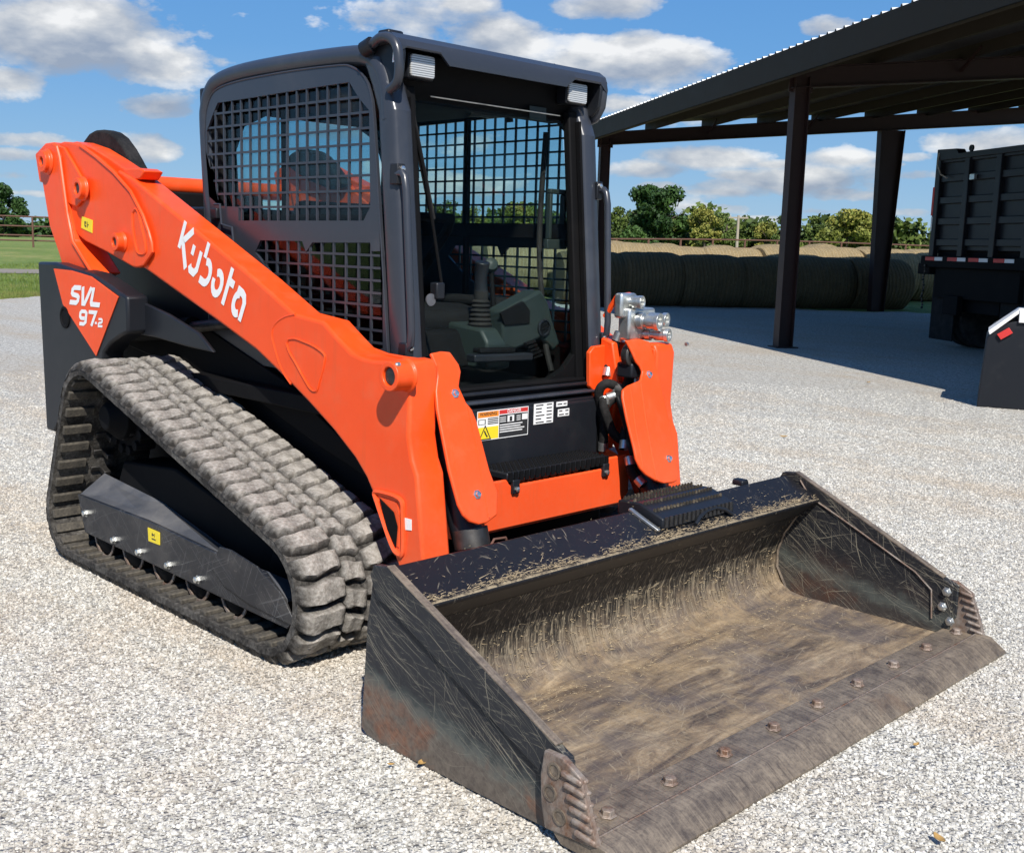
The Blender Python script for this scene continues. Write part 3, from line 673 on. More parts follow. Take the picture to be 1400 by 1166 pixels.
def lug_block(name, x0, x1, y0, y1, h, skew, tp, seed=0):
    # local: x along the belt, y across, z outward; a worn rounded lug with a wavy run
    nx, ny = 9, 15 if abs(y1-y0) > .12 else 9; rs = random.Random(seed); mb = MB(); ph = rs.uniform(0, 6)
    for j_ in range(ny+1):
        f = j_/ny; y = y0+(y1-y0)*f; wv = skew*math.sin(f*math.pi*1.6+.4)+tp*(f-.5)
        ey = min(1, min(f, 1-f)*7.0)**.5
        wd = (x1-x0)/2*(1-.10*math.sin(f*9+ph))*(.72+.28*ey)
        for i_ in range(nx+1):
            g_ = -1+2*i_/nx; a = abs(g_)
            hh = h*ey*(1 if a < .72 else max(0, 1-((a-.72)/.28)**2.6))*(1-.13*(math.sin(f*13+ph)*.5+.5)) + (rs.uniform(-.0016,.0016) if a < .95 else 0)
            gg = g_ if a < .72 else math.copysign(.72+(a-.72)*.8, g_)
            mb.v.append((wv+wd*gg, y, max(hh, -.002) if 0 < j_ < ny and 0 < i_ < nx else -.004))
    for j_ in range(ny):
        for i_ in range(nx): k = j_*(nx+1)+i_; mb.f.append((k, k+1, k+nx+2, k+nx+1))
    o = mb.build(name, RUBBER, None, ang=1.2)
    wear_attr(o, lambda c: max(.20, min(1, max(0, c.z/h))**2.2)); return o
def make_track(s, detailed):
    tr = MB(); n2 = NP*3; R = resample(BP, n2)
    y0, y1 = s*.985, s*.535
    for k, (p, t_, nn) in enumerate(R):
        q = p-nn*.028
        tr.v += [(p.x, y0, p.y), (p.x, y1, p.y), (q.x, y1, q.y), (q.x, y0, q.y)]
    for k in range(n2):
        a, b = 4*k, 4*((k+1) % n2)
        tr.f += [(a, b, b+1, a+1), (a+1, b+1, b+2, a+2), (a+2, b+2, b+3, a+3), (a+3, b+3, b, a)]
    belt = tr.build('track', RUBBER, LD, bevel=0)
    wear_attr(belt, lambda c: .28)
    R = resample(BP, NP)
    P_ = []
    for sd_i in range(3 if detailed else 1):
        P_ += [lug_block('tread_block', -.042,.042, -.988, -.792, .036, .010, .016, 1+sd_i),
               lug_block('tread_block', -.038,.038, -.812, -.708, .034, -.006, .0, 11+sd_i),
               lug_block('tread_block', -.042,.042, -.728, -.532, .036, .010, -.016, 21+sd_i)]
    rib = MB().box((-.020,-.972,-.044), (.020,-.845,-.026)); rib = rib.build('inner_rib', RUBBERP, None, bevel=.004)
    gl = MB().box((-.012,-.775,-.085), (.012,-.745,-.026)); gl.box((-.012,-.815,-.036), (.012,-.715,-.026)); gl = gl.build('guide_lug', DARKM, None, bevel=.003)
    nv = len(P_)//3
    protos = [(P_[0::3], 0), (P_[1::3], .5), (P_[2::3], 0), ([rib], 0), ([gl], .5)]
    R2 = resample(BP, NP*2); joined = MB()
    for prs, off in protos:
        for k in range(NP):
            pr_ = prs[(k*7+k//3) % len(prs)]
            p, t_, nn = R2[(2*k + (1 if off else 0)) % (2*NP)]
            M = Matrix(((t_.x, 0, nn.x, p.x), (0, 1 if s < 0 else -1, 0, 0), (t_.y, 0, nn.y, p.y), (0,0,0,1)))
            # s=+1 mirrors the block across y=0
            M = Matrix(((t_.x, 0, nn.x, p.x), (0, 1, 0, 0 if s < 0 else 1.52), (t_.y, 0, nn.y, p.y), (0,0,0,1)))
            if detailed:
                o = pr_.copy(); COL.objects.link(o); o.parent = belt; o.matrix_local = M
            else:
                vs = [M @ v.co for v in pr_.data.vertices]; joined.add(vs, [tuple(f.vertices) for f in pr_.data.polygons])
    for prs, off in protos:
        for q_ in prs: bpy.data.objects.remove(q_)
    if not detailed:
        o = joined.build('tread', RUBBER, belt); o['kind'] = 'stuff'; wear_attr(o, lambda c: .6)
    return belt
make_track(-1, True); make_track(1, False)

# --- undercarriage
def undercarriage(s):
    Y = lambda y: s*y
    # sprocket
    c = Vector((CI[1][0], Y(.76), CI[1][1])); mb = MB()
    mb.lathe(c-Vector((0,.03,0)), (0,1,0), [(0,.13),(.0,.155),(.06,.155),(.06,.13)], 32)
    for k in range(14):
        a = 2*math.pi*k/14; d = Vector((math.cos(a),0,math.sin(a)))
        mb.cyl(c+d*.150+Vector((0,-.045,0)), c+d*.150+Vector((0,.045,0)), .022, 10)
    sp = mb.build('drive_sprocket', BLACKD, LD, bevel=.003)
    for k in range(8):
        a = 2*math.pi*k/8; d = Vector((math.cos(a),0,math.sin(a)))*.095
        MB().cyl(c+d+Vector((0,s*.03,0)), c+d+Vector((0,s*.05,0)), .011, 6).build('bolt', DARKM, sp)
    hub = MB().lathe(c, (0,s,0), [(0,.10),(.07,.10),(.085,.085),(.13,.05)], 24).build('final_drive_hub', BLACKD, sp, bevel=.003)
    # idlers and rollers
    for (x, z, r, nm) in ((CI[2][0], CI[2][1], .175, 'front_idler'), (CI[0][0], CI[0][1], .135, 'rear_idler')):
        w_ = MB().lathe((x, Y(.70), z), (0,s,0), [(0,r),(.05,r),(.05,r-.03),(.07,r-.04),(.09,r-.03),(.09,r),(.14,r),(.14,r-.04),(.12,.05),(.16,.045)], 36).build(nm, BLACKD, LD, bevel=.003)
    for i in range(5):
        x = -.26+i*.262
        w_ = MB().lathe((x, Y(.675), .150), (0,s,0), [(0,.092),(.07,.092),(.07,.05),(.14,.05),(.14,.092),(.22,.092),(.225,.078),(.235,.060),(.24,.03)], 28).build('track_roller', BLACKD, LD, bevel=.003)
        rim = MB().lathe((x, Y(.675)+s*.2255, .150), (0,s,0), [(0,.094),(.006,.094),(.006,.083),(0,.083)], 28).build('roller_rim', RUST, w_)
    # side beam: outer skirt with a sloping top coloured lighter, as if sunlit
    out_ = [(-0.457,0.305), (0.176,0.312), (0.761,0.293), (1.026,0.297), (1.152,0.225), (1.208,0.160), (1.169,0.126), (0.832,0.128), (0.382,0.135), (-0.396,0.143)]
    inn = [(-0.488,0.375), (-0.268,0.388), (0.050,0.340), (0.329,0.296), (0.654,0.230), (0.805,0.193)]
    yo = Y(.93)
    beam = MB().prism(out_, 'y', yo, yo-s*.012).build('track_frame', STEELB, LD, bevel=.004)
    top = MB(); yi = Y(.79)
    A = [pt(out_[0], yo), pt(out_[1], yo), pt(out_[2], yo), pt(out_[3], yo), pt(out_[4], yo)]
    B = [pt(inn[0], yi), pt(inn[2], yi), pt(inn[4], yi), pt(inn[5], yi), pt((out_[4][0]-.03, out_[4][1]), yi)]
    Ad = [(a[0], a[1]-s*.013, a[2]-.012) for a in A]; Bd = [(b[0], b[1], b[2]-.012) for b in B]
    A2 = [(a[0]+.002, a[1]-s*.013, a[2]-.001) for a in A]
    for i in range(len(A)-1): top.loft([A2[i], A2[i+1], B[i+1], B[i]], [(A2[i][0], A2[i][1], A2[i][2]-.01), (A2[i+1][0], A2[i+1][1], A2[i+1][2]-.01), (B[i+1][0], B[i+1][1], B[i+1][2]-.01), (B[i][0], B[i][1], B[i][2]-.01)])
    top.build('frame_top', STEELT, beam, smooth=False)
    gus = [(0.748,0.327), (0.828,0.331), (1.000,0.308), (1.145,0.246), (1.219,0.172), (1.219,0.151), (0.941,0.158), (0.770,0.186), (0.684,0.235)]
    MB().prism(gus, 'y', Y(.937), Y(.931)).build('wear_plate', STEELB, beam, bevel=.002)
    # main inner frame and cross member
    MB().prism([(-.45,.20),(-.30,.46),(.15,.50),(.95,.34),(1.08,.24),(1.0,.14),(-.40,.14)], 'y', Y(.79), Y(.60)).build('roller_frame', BLACKD, LD, bevel=.01)
    bl = [(-0.370,0.235), (-0.103,0.171), (0.118,0.168), (0.360,0.168), (0.584,0.163), (0.812,0.146)]
    for k, b in enumerate(bl[:5]):
        MB().lathe((b[0], Y(.93), b[1]), (0,s,0), [(0,.017),(.006,.017),(.006,.013),(.018,.013),(.020,.009)], 6).build('bolt', ZINC, beam, smooth=False)
    if s < 0:
        q = [(0.193,0.285), (0.289,0.284), (0.287,0.233), (0.197,0.231)]
        lb = MB().prism(q, 'y', -.9335, -.9305).build('warning_label', YELLOWP, beam)
        cx_l = sum(a[0] for a in q)/4; cz_l = sum(a[1] for a in q)/4; mb = MB()
        for (xa, za, xb, zb) in ((-.016,-.014,.016,-.009),(-.014,.0,-.006,.012),(.004,-.002,.008,.013),(-.004,.004,.003,.008)): mb.box((cx_l+xa,-.9342,cz_l+za), (cx_l+xb,-.9336,cz_l+zb))
        mb.build('print', INKP, lb, smooth=False)
undercarriage(-1); undercarriage(1)

# --- main body
BODY = MB().prism([(-1.20,.30),(1.34,.30),(1.34,.82),(.0,.82),(-.10,1.0),(-1.20,1.0)], 'y', -.50, .50).build('chassis', BLACKD, LD, bevel=.015)
# body side rails seen between arm and track
rail = [(-0.789,1.147), (-0.003,1.042), (0.548,0.887), (0.933,0.708), (1.186,0.638), (1.188,0.563), (0.794,0.659), (0.346,0.790), (-0.010,0.828), (-0.803,0.920)]
for s in (-1, 1):
    MB().prism(rail, 'y', s*.53, s*.50).build('side_rail', BLACKD, LD, bevel=.004)
    MB().box((-.1, s*.50, .80), (1.25, s*.60, .86)).build('side_ledge', BLACKD, LD, bevel=.005)
HOOD = MB().prism([(-1.28,.55),(-1.28,1.42),(-1.16,1.50),(-.10,1.50),(-.10,.9),(-.4,.55)], 'y', -.47, .47).build('engine_hood', BLACKP, LD, bevel=.03)
MB().box((-.62,-.42,1.50), (-.14,.10,1.565)).build('air_intake', BLACKP, HOOD, bevel=.012)
for z in (.75,.85,.95,1.05,1.15,1.25): MB().box((-1.295,-.38,z), (-1.275,.38,z+.05)).build('grille_slat', BLACKD, HOOD)
MB().box((-.50,-.430,1.518), (-.36,-.4225,1.548)).build('white_label', WHITEP, HOOD)
# rear fenders with the orange name badge
def fender(s):
    out_ = [(-1.111,1.296), (-0.921,1.298), (-0.727,1.277), (-0.535,1.263), (-0.361,1.219), (-0.274,1.193), (-0.208,1.179), (-0.207,1.027), (-0.272,1.010), (-0.377,0.967), (-0.444,0.920), (-0.455,0.864), (-0.663,0.827), (-0.779,0.731), (-0.993,0.492), (-1.086,0.493)]
    f = MB().prism(out_, 'y', s*.80, s*.70).build('fender', BLACKP, LD, bevel=.012)
    low = [(-0.365,1.175), (-0.017,1.117), (0.230,1.057), (0.346,0.988), (0.141,0.994), (-0.136,1.011), (-0.364,1.013)]
    MB().prism(low, 'y', s*.72, s*.70).build('front_skirt', BLACKP, f, bevel=.006)
    bd = [(-0.920,1.270), (-0.728,1.268), (-0.528,1.249), (-0.275,1.174), (-0.371,1.062), (-0.506,0.901), (-0.679,1.012), (-0.834,1.111)]
    MB().prism(bd, 'y', s*.8045, s*.80).build('badge', ORANGE, f, bevel=.001)
    hole = [(-0.819,1.052)]
    MB().lathe((hole[0][0], s*.80, hole[0][1]), (0,s,0), [(0,.05),(.006,.05),(.008,.04),(.003,.035),(.003,.0)], 24).build('plug', BLACKD, f)
    return f
FN = fender(-1); fender(1)
def lay_strokes(strokes, width, O, U, V, y, name, m, parent):
    "strokes in letter units laid in an oblique frame on a vertical plane"
    mb = MB()
    lay = []
    for k_, st in enumerate(strokes):
        ribbon(mb, st[0], width); lay += [k_*.00018]*(len(mb.v)-len(lay))
    O, U, V = Vector(O), Vector(U), Vector(V)
    front = [(O.x+U.x*v[0]+V.x*v[1], y-lay[n_], O.y+U.y*v[0]+V.y*v[1]) for n_, v in enumerate(mb.v)]
    mb.v = front
    return mb.build(name, m, parent, smooth=False)
# "SVL" and "97-2" on the badge, slanted bold
a_, b_, c_ = [(-0.757,1.119), (-0.442,1.123), (-0.719,1.200)]
O = Vector(a_); U = (Vector(b_)-O)/3.3; V = (Vector(c_)-O)/1.0 
S_ = [(.95,.92),(.25,.92),(.10,.80),(.10,.62),(.22,.53),(.72,.47),(.85,.38),(.85,.20),(.72,.08),(.0,.08)]
V_ = [(1.15,1.0),(1.42,.08),(1.62,.08),(2.05,1.0)]
L_ = [(2.28,1.0),(2.28,.20),(2.36,.08),(3.2,.08)]
lay_strokes([(S_,), (V_,), (L_,)], .27, O, U, V, -.8062, 'model_lettering', WHITEP, FN)
a_, b_, c_ = [(-0.672,1.029), (-0.495,1.033), (-0.652,1.096)]
O = Vector(a_); U = (Vector(b_)-O)/2.0; V = (Vector(c_)-O)/1.0
nine = [(.12,.08),(.62,.08),(.80,.22),(.80,.82),(.66,.92),(.26,.92),(.12,.80),(.12,.58),(.26,.46),(.66,.46)]
seven = [(1.05,.92),(1.85,.92),(1.50,.0)]
lay_strokes([(nine,), (seven,)], .25, O, U, V, -.8062, 'model_lettering', WHITEP, FN)
a_, b_, c_ = [(-0.473,1.033), (-0.430,1.035), (-0.467,1.072)]
O = Vector(a_); U = (Vector(b_)-O)/1.0; V = (Vector(c_)-O)/1.0
two = [(.05,.88),(.75,.88),(.88,.76),(.88,.58),(.75,.50),(.2,.44),(.08,.34),(.08,.08),(1.0,.08)]
lay_strokes([(two,), ([(-.75,.42),(-.28,.42)],)], .26, O, U, V, -.8062, 'model_lettering', WHITEP, FN)

# --- lift arms
beam_poly = [(-0.470,1.713), (-0.326,1.671), (0.629,1.284), (0.875,1.174), (1.051,1.158), (1.141,1.105), (1.216,1.064), (1.272,1.052), (1.336,1.049), (1.405,1.053), (1.469,1.065), (1.513,1.062), (1.529,1.026), (1.524,0.818), (1.542,0.742), (1.567,0.695), (1.608,0.407), (1.486,0.360), (1.382,0.541), (1.301,0.646), (1.239,0.702), (1.113,0.783), (0.963,0.863), (0.843,0.922), (0.625,1.020), (0.365,1.105), (-0.258,1.298), (-0.561,1.388)]
rear_plate = [(-1.069,1.836), (-1.028,1.846), (-0.979,1.851), (-0.901,1.846), (-0.825,1.834), (-0.665,1.778), (-0.498,1.707), (-0.340,1.621), (-0.227,1.519), (-0.179,1.447), (-0.155,1.402), (-0.148,1.366), (-0.238,1.303), (-0.278,1.296), (-0.317,1.296), (-0.563,1.355), (-0.782,1.400), (-0.849,1.424), (-0.936,1.508), (-1.003,1.569), (-1.048,1.701)]
def lift_arm(s):
    Y = lambda y: s*y
    arm = MB().prism(beam_poly, 'y', Y(YA), Y(YI)).build('lift_arm', ORANGE, LD, bevel=.012, segs=3)
    MB().prism(rear_plate, 'y', Y(YA+.014), Y(YI-.004)).build('rear_plate', ORANGE, arm, bevel=.008, segs=3)
    # raised boss plate on the rear plate
    bp_ = [(-1.031,1.820), (-0.990,1.832), (-0.943,1.824), (-0.855,1.755), (-0.761,1.678), (-0.754,1.623), (-0.776,1.580), (-0.828,1.554), (-0.878,1.561), (-0.963,1.582), (-1.001,1.699)]
    MB().prism(bp_, 'y', Y(.728), Y(.713)).build('boss_plate', ORANGE, arm, bevel=.005)
    def boss(px, r, y0, y1, rh):
        MB().lathe((px[0], Y(y0), px[1]), (0,s,0), [(0,r*1.15),(.006,r*1.1),(.010,r),(y1-y0,r*.96),(y1-y0,rh),(y1-y0-.02,rh*.98),(y1-y0-.02,0)], 28).build('pin_boss', ORANGE, arm, bevel=.003)
        MB().lathe((px[0], Y(y1-.017), px[1]), (0,s,0), [(0,rh*.9),(.008,rh*.9),(.010,rh*.5)], 20).build('pin', DARKM, arm)
    bs = [(-0.744,1.633)]
    boss(bs[0], .048, .728, .762, .026)
    bs = [(-0.406,1.402)]
    boss(bs[0], .040, .714, .755, .020)
    bs = [(1.511,1.017)]
    if s < 0: boss(bs[0], .050, .70, .775, .030)
    zk = [(1.540,1.057)]
    MB().lathe((zk[0][0], Y(.755), zk[0][1]), (0,s,0), [(0,.008),(.012,.007),(.016,.003)], 8).build('grease_fitting', ZINC, arm)
    # rounded flange collar behind the front boss
    # slot pressing and triangular rib, as raised outlines
    def outline(pts2, r, y):
        P = [Vector((p[0], Y(y), p[1])) for p in pts2]
        MB().tube(smooth_path(P+[P[0]], 5), r, 6).build('pressed_rim', ORANGE, arm)
    sl = [(-0.308,1.528), (-0.280,1.543), (-0.255,1.528), (-0.226,1.464), (-0.197,1.395), (-0.199,1.364), (-0.238,1.354), (-0.277,1.372), (-0.305,1.454)]
    outline(sl, .006, .714)
    tri = [(0.844,1.079), (0.886,1.084), (0.936,1.078), (1.003,1.066), (1.060,1.045), (1.064,1.025), (1.056,0.998), (1.034,0.947), (1.016,0.911), (0.981,0.913), (0.936,0.950), (0.889,0.995), (0.853,1.027), (0.835,1.052), (0.832,1.067)]
    outline(tri, .005, .700)
    cr = [(0.882,1.171), (0.826,1.160), (0.779,1.142), (0.747,1.120), (0.735,1.095), (0.739,1.063), (0.791,0.970), (0.855,0.917)]
    MB().tube(smooth_path([(p[0], Y(.6985), p[1]) for p in cr], 5), .0045, 6).build('weld_seam', ORANGE, arm)
    rim_ = [(-0.799,1.827), (-0.639,1.770), (-0.474,1.700), (-0.322,1.617), (-0.216,1.516), (-0.168,1.447), (-0.145,1.402), (-0.140,1.369), (-0.220,1.312)]
    MB().tube([(p[0], Y(.7135), p[1]) for p in rim_], .008, 8).build('plate_flange', ORANGE, arm)
    # handle pocket low on the arm
    pk = [(1.354,0.599), (1.374,0.610), (1.489,0.606), (1.505,0.553), (1.508,0.434), (1.481,0.419), (1.442,0.453)]
    outline(pk, .009, .704)
    inn_ = [(1.382,0.594), (1.471,0.591), (1.487,0.549), (1.485,0.442), (1.466,0.445)]
    MB().prism(inn_, 'y', Y(.7035), Y(.699)).build('pocket_floor', ORANGE, arm)
    wd = [(1.386,0.590), (1.430,0.495), (1.473,0.442), (1.480,0.511), (1.460,0.556)]
    MB().prism(wd, 'y', Y(.708), Y(.7036)).build('pocket_web', BLACKD, arm)
    # hump of the inner plate above the near corner
    hp = [(0.878,1.163), (0.945,1.151), (1.055,1.107), (1.161,1.076), (1.267,1.060), (1.369,1.058), (1.467,1.059), (1.519,1.041), (1.521,0.969), (1.344,0.962), (1.141,1.018), (0.968,1.081)]
    MB().prism(hp, 'y', Y(.592), Y(.574)).build('inner_cheek', ORANGE, arm, bevel=.004)
    # rear curved top and black hose guard
    ct = [(-0.943,1.849), (-0.896,1.850), (-0.733,1.818), (-0.557,1.763), (-0.415,1.715), (-0.289,1.715), (-0.244,1.702), (-0.285,1.669), (-0.459,1.660), (-0.668,1.696)]
    MB().prism(ct, 'y', Y(.690), Y(.60)).build('top_cover', ORANGE, arm, bevel=.006)
    hg = [(-1.055,1.844), (-1.030,1.864), (-0.964,1.898), (-0.902,1.910), (-0.826,1.909), (-0.753,1.897), (-0.689,1.872), (-0.614,1.820), (-0.554,1.767), (-0.501,1.718), (-0.628,1.698), (-0.844,1.753)]
    MB().prism(hg, 'y', Y(.597), Y(.53)).build('hose_guard', HOSE, arm, bevel=.012)
    # steel lug on the front top corner
    lk = [(1.524,1.056), (1.645,1.053), (1.660,1.016), (1.533,1.002)]
    MB().cyl((1.455, Y(.695), 1.005), (1.455, Y(.585), 1.005), .045, 20).build('front_pivot', ORANGE, arm, bevel=.003)
    return arm
ARM = lift_arm(-1); lift_arm(1)
# logo on the near arm
O_, B_, C_ = [(0.116,1.302), (0.581,1.105), (0.033,1.467)]
tx = Vector(B_)-Vector(O_)
# vertical stroke of the K gives the letter height direction
k0, k1 = [(0.011,1.370), (0.066,1.470)]
O = Vector(k0)-(Vector(k1)-Vector(k0))*.30; V = (Vector(k1)-Vector(k0))*1.48; 
e0, e1 = [(0.025,1.348), (0.563,1.104)]
U = (Vector(e1)-Vector(e0))/5.05; O = Vector(e0)
W_ = .195
logo = [([(.09,.30),(.09,1.02)],), ([(.72,.98),(.26,.56),(.26,.50),(.80,-.02)],),
        ([(.98,.68),(.98,.42)],), ([(1.48,.68),(1.48,.20),(1.36,.06),(1.10,.06),(1.0,.16)],),
        ([(1.78,1.02),(1.78,.62)],), (arc(2.05,.33,.27,.27,118,-90,10)+[(1.78,.06)],),
        (arc(2.86,.33,.26,.27,128,-190,14),),
        ([(3.46,.95),(3.46,-.02)],), ([(3.50,.62),(3.80,.62)],),
        (arc(4.26,.30,.24,.24,-50,-270,12),), ([(4.05,.62),(4.36,.62),(4.50,.58),(4.60,.44),(4.60,-.02)],)]
lay_strokes(logo, W_, O, U, V, -YA-.0012, 'brand_lettering', WHITEP, ARM)
q = [(-0.799,1.511), (-0.691,1.494), (-0.699,1.437), (-0.811,1.459)]
lb2 = MB().prism(q, 'y', -.7165, -.7142).build('warning_label', YELLOWP, ARM)
cx_l = sum(a[0] for a in q)/4; cz_l = sum(a[1] for a in q)/4; mb = MB()
for (xa, za, xb, zb) in ((-.022,-.008,-.016,.014),(-.016,-.012,-.006,-.004),(-.012,.002,-.006,.014),(.004,-.014,.008,.012),(.008,-.004,.020,.0)): mb.box((cx_l+xa,-.7176,cz_l+za), (cx_l+xb,-.7168,cz_l+zb))
mb.build('print', INKP, lb2, smooth=False)
q = [(1.513,0.547), (1.546,0.548), (1.547,0.512), (1.517,0.508)]
MB().prism(q, 'y', -.7025, -.7002).build('white_label', WHITEP, ARM)
# rear uprights the arms hang on
def upright(s):
    Y = lambda y: s*y
    p_ = [(-1.252,1.803), (-1.129,1.849), (-1.046,1.850), (-0.992,1.830), (-0.964,1.779), (-0.906,1.530), (-0.854,1.398), (-0.659,1.258), (-0.822,1.215), (-0.983,1.276), (-1.026,1.343), (-1.115,1.462), (-1.180,1.667), (-1.214,1.671)]
    u_ = MB().prism(p_, 'y', Y(.735), Y(.60)).build('upright', ORANGE, LD, bevel=.008)
    b = [(-1.102,1.762)]
    MB().lathe((b[0][0], Y(.735), b[0][1]), (0,s,0), [(0,.062),(.008,.058),(.012,.052),(.032,.050),(.034,.022),(.016,.02),(.016,0)], 28).build('pin_boss', ORANGE, u_, bevel=.003)
    MB().lathe((b[0][0], Y(.752), b[0][1]), (0,s,0), [(0,.019),(.006,.019),(.008,.01)], 16).build('pin', DARKM, u_)
    e_ = [(-0.989,1.826), (-0.961,1.773), (-0.903,1.527), (-0.851,1.394), (-0.656,1.255)]
    MB().tube([(p[0], Y(.738), p[1]) for p in e_], .009, 8).build('flange', ORANGE, u_)
    lk = [(-1.050,1.533), (-0.943,1.466), (-0.726,1.286), (-0.656,1.222), (-0.822,1.215), (-0.994,1.328)]
    MB().prism(lk, 'y', Y(.66), Y(.62)).build('link', BLACKD, u_, bevel=.004)  # black plate standing in for the dark gap between upright and arm
upright(-1); upright(1)
MB().cyl((-1.18,-.60,1.69), (-1.18,.60,1.69), .045, 20).build('arm_cross_tube', ORANGE, LD)
MB().box((-1.23,-.45,1.52), (-1.12,.45,1.66)).build('rear_cross_plate', BLACKD, LD, bevel=.01)
for s in (-1, 1):       # lift cylinders in the shade behind the arms
    cy_ = MB().cyl((-1.0, s*.55, .95), (-.1, s*.555, 1.05), .045, 18).build('lift_cylinder', BLACKD, LD)
    MB().cyl((-.1, s*.555, 1.05), (.45, s*.56, 1.12), .025, 14).build('piston_rod', DARKM, cy_)

# --- front of the arms: tilt cylinder covers
def cov(pts):    # points given as (y, z) on the tilted cover plane
    return [(1.541+(.947-z)*.367, y, z) for y, z in pts]
def front_cover(s):
    Y = lambda y: s*y
    o_ = [(1.492,-0.583,1.080), (1.490,-0.534,1.085), (1.492,-0.496,1.081), (1.507,-0.469,1.039), (1.516,-0.467,1.015), (1.533,-0.491,0.969), (1.552,-0.474,0.916), (1.562,-0.455,0.891), (1.575,-0.446,0.855), (1.634,-0.436,0.693), (1.660,-0.421,0.623), (1.686,-0.446,0.551), (1.693,-0.500,0.534), (1.692,-0.536,0.534), (1.687,-0.571,0.549), (1.679,-0.593,0.572), (1.666,-0.605,0.606), (1.627,-0.613,0.714), (1.557,-0.607,0.903), (1.536,-0.597,0.960), (1.520,-0.577,1.005), (1.507,-0.573,1.040)]
    if s > 0: o_ = [(1.491,0.427,1.083), (1.490,0.515,1.086), (1.495,0.575,1.072), (1.527,0.580,0.986), (1.603,0.583,0.779), (1.685,0.560,0.554), (1.691,0.539,0.538), (1.692,0.509,0.536), (1.690,0.455,0.540), (1.684,0.410,0.556), (1.674,0.362,0.584), (1.664,0.337,0.611), (1.651,0.324,0.647), (1.637,0.327,0.685), (1.599,0.324,0.788), (1.568,0.328,0.874), (1.558,0.340,0.901), (1.553,0.377,0.915), (1.548,0.459,0.929), (1.536,0.485,0.961), (1.528,0.476,0.983), (1.521,0.460,1.001), (1.507,0.447,1.041), (1.496,0.435,1.069)]
    A = [(x, s*abs(y), z) for x, y, z in o_]
    nrm = Vector((1,0,.367)).normalized()*.014
    cv = MB().loft(A, [tuple(Vector(a)-nrm) for a in A]).build('cylinder_cover', ORANGE, LD, bevel=.006, segs=3)
    rg = [(1.558,-0.472,0.902), (1.613,-0.472,0.751), (1.664,-0.482,0.612), (1.688,-0.486,0.548)] if s < 0 else [(1.552,0.455,0.918), (1.608,0.432,0.764), (1.668,0.419,0.601), (1.684,0.416,0.558)]
    MB().tube([(x, s*abs(y), z) for x, y, z in rg], .0035, 6).build('fold_line', ORANGE, cv)
    rg = [(1.537,-0.578,0.959), (1.592,-0.582,0.809), (1.642,-0.585,0.671), (1.679,-0.586,0.571)] if s < 0 else [(1.556,0.387,0.906), (1.616,0.361,0.744), (1.665,0.354,0.609)]
    MB().tube([(x-.001, s*abs(y), z) for x, y, z in rg], .0035, 6).build('fold_line', ORANGE, cv)
    for z in (.947, .626):
        c = Vector((1.541+(.947-z)*.367, s*.5174, z)); n_ = nrm.normalized()
        MB().lathe(c, n_, [(0,.016),(.003,.016),(.004,.011),(.012,.010),(.013,.004)], 6).build('bolt', CHROME, cv, smooth=False)
    # side return of the cover
    cyl = MB().cyl((1.455, s*.505, .86), (1.635, s*.505, .40), .056, 24).build('tilt_cylinder', BLACKP, LD)
    MB().cyl((1.612, s*.505, .50), (1.630, s*.505, .44), .062, 24).build('gland', DARKM, cyl)
    MB().cyl((1.66, s*.505, .40), (1.70, s*.505, .27), .028, 16).build('piston_rod', CHROME, cyl)
    return cv
front_cover(-1); front_cover(1)
for s in (-1, 1):   # coupler ears under the arms
    MB().box((1.50, s*.44, .12), (1.76, s*.47, .45)).build('coupler_ear', BLACKD, LD, bevel=.006)
    MB().box((1.50, s*.57, .12), (1.74, s*.60, .42)).build('coupler_ear', BLACKD, LD, bevel=.006)
MB().box((1.70,-.56,.10), (1.79,.56,.44)).build('quick_coupler', BLACKD, LD, bevel=.01)
MB().box((1.45,-.40,.30), (1.70,.40,.34)).build('coupler_cross_plate', BLACKP, LD, bevel=.01)

# --- front frame, step and label panel
FP = MB().prism([(-.45,.43),(.44,.43),(.475,.47),(.475,.60),(.455,.625),(.33,.625),(.31,.585),(-.20,.585),(-.22,.61),(-.45,.61)], 'x', 1.50, 1.485).build('front_plate', ORANGE, LD, bevel=.006)
MB().box((1.36,-.45,.42), (1.486,.475,.44)).build('bottom_flange', ORANGE, FP, bevel=.003)
MB().prism([(1.30,.44),(1.486,.44),(1.486,.60),(1.38,.63),(1.30,.63)], 'y', -.455,-.445).build('end_gusset', ORANGE, FP)
MB().prism([(1.30,.44),(1.486,.44),(1.486,.60),(1.38,.63),(1.30,.63)], 'y', .465,.475).build('end_gusset', ORANGE, FP)
MB().box((1.36,-.20,.53), (1.372,.30,.60)).build('inner_plate', ORANGE, FP)
for k in range(9): MB().box((1.455,-.16+k*.042,.566), (1.462,-.16+k*.042+.030,.600)).build('serration', ORANGE, FP, smooth=False)
pn = MB().box((1.30,-.455,.60), (1.345,.455,.835)).build('label_panel', BLACKP, LD, bevel=.012)
XP = 1.3465
def ylab(px): return px
lb = [(-0.230,0.838), (0.037,0.835), (0.058,0.725), (-0.211,0.729)]
y0, y1 = lb[0][0], lb[1][0]; zt, zb = (lb[0][1]+lb[1][1])/2, (lb[2][1]+lb[3][1])/2
ym = y0+(y1-y0)*.42; zm = zb+(zt-zb)*.48
L1 = MB().box((XP,y0,zb), (XP+.0012,y1,zt)).build('warning_label', WHITEP, pn)
e = .003
def lp(a, b, c, d, m, nm='print', dx=.0014): MB().box((XP+dx-.0006, a, c), (XP+dx+.0004, b, d)).build(nm, m, L1) if False else parts_print.append((a,b,c,d,m,dx))
parts_print = []
H = zt-zb; Wd = y1-y0
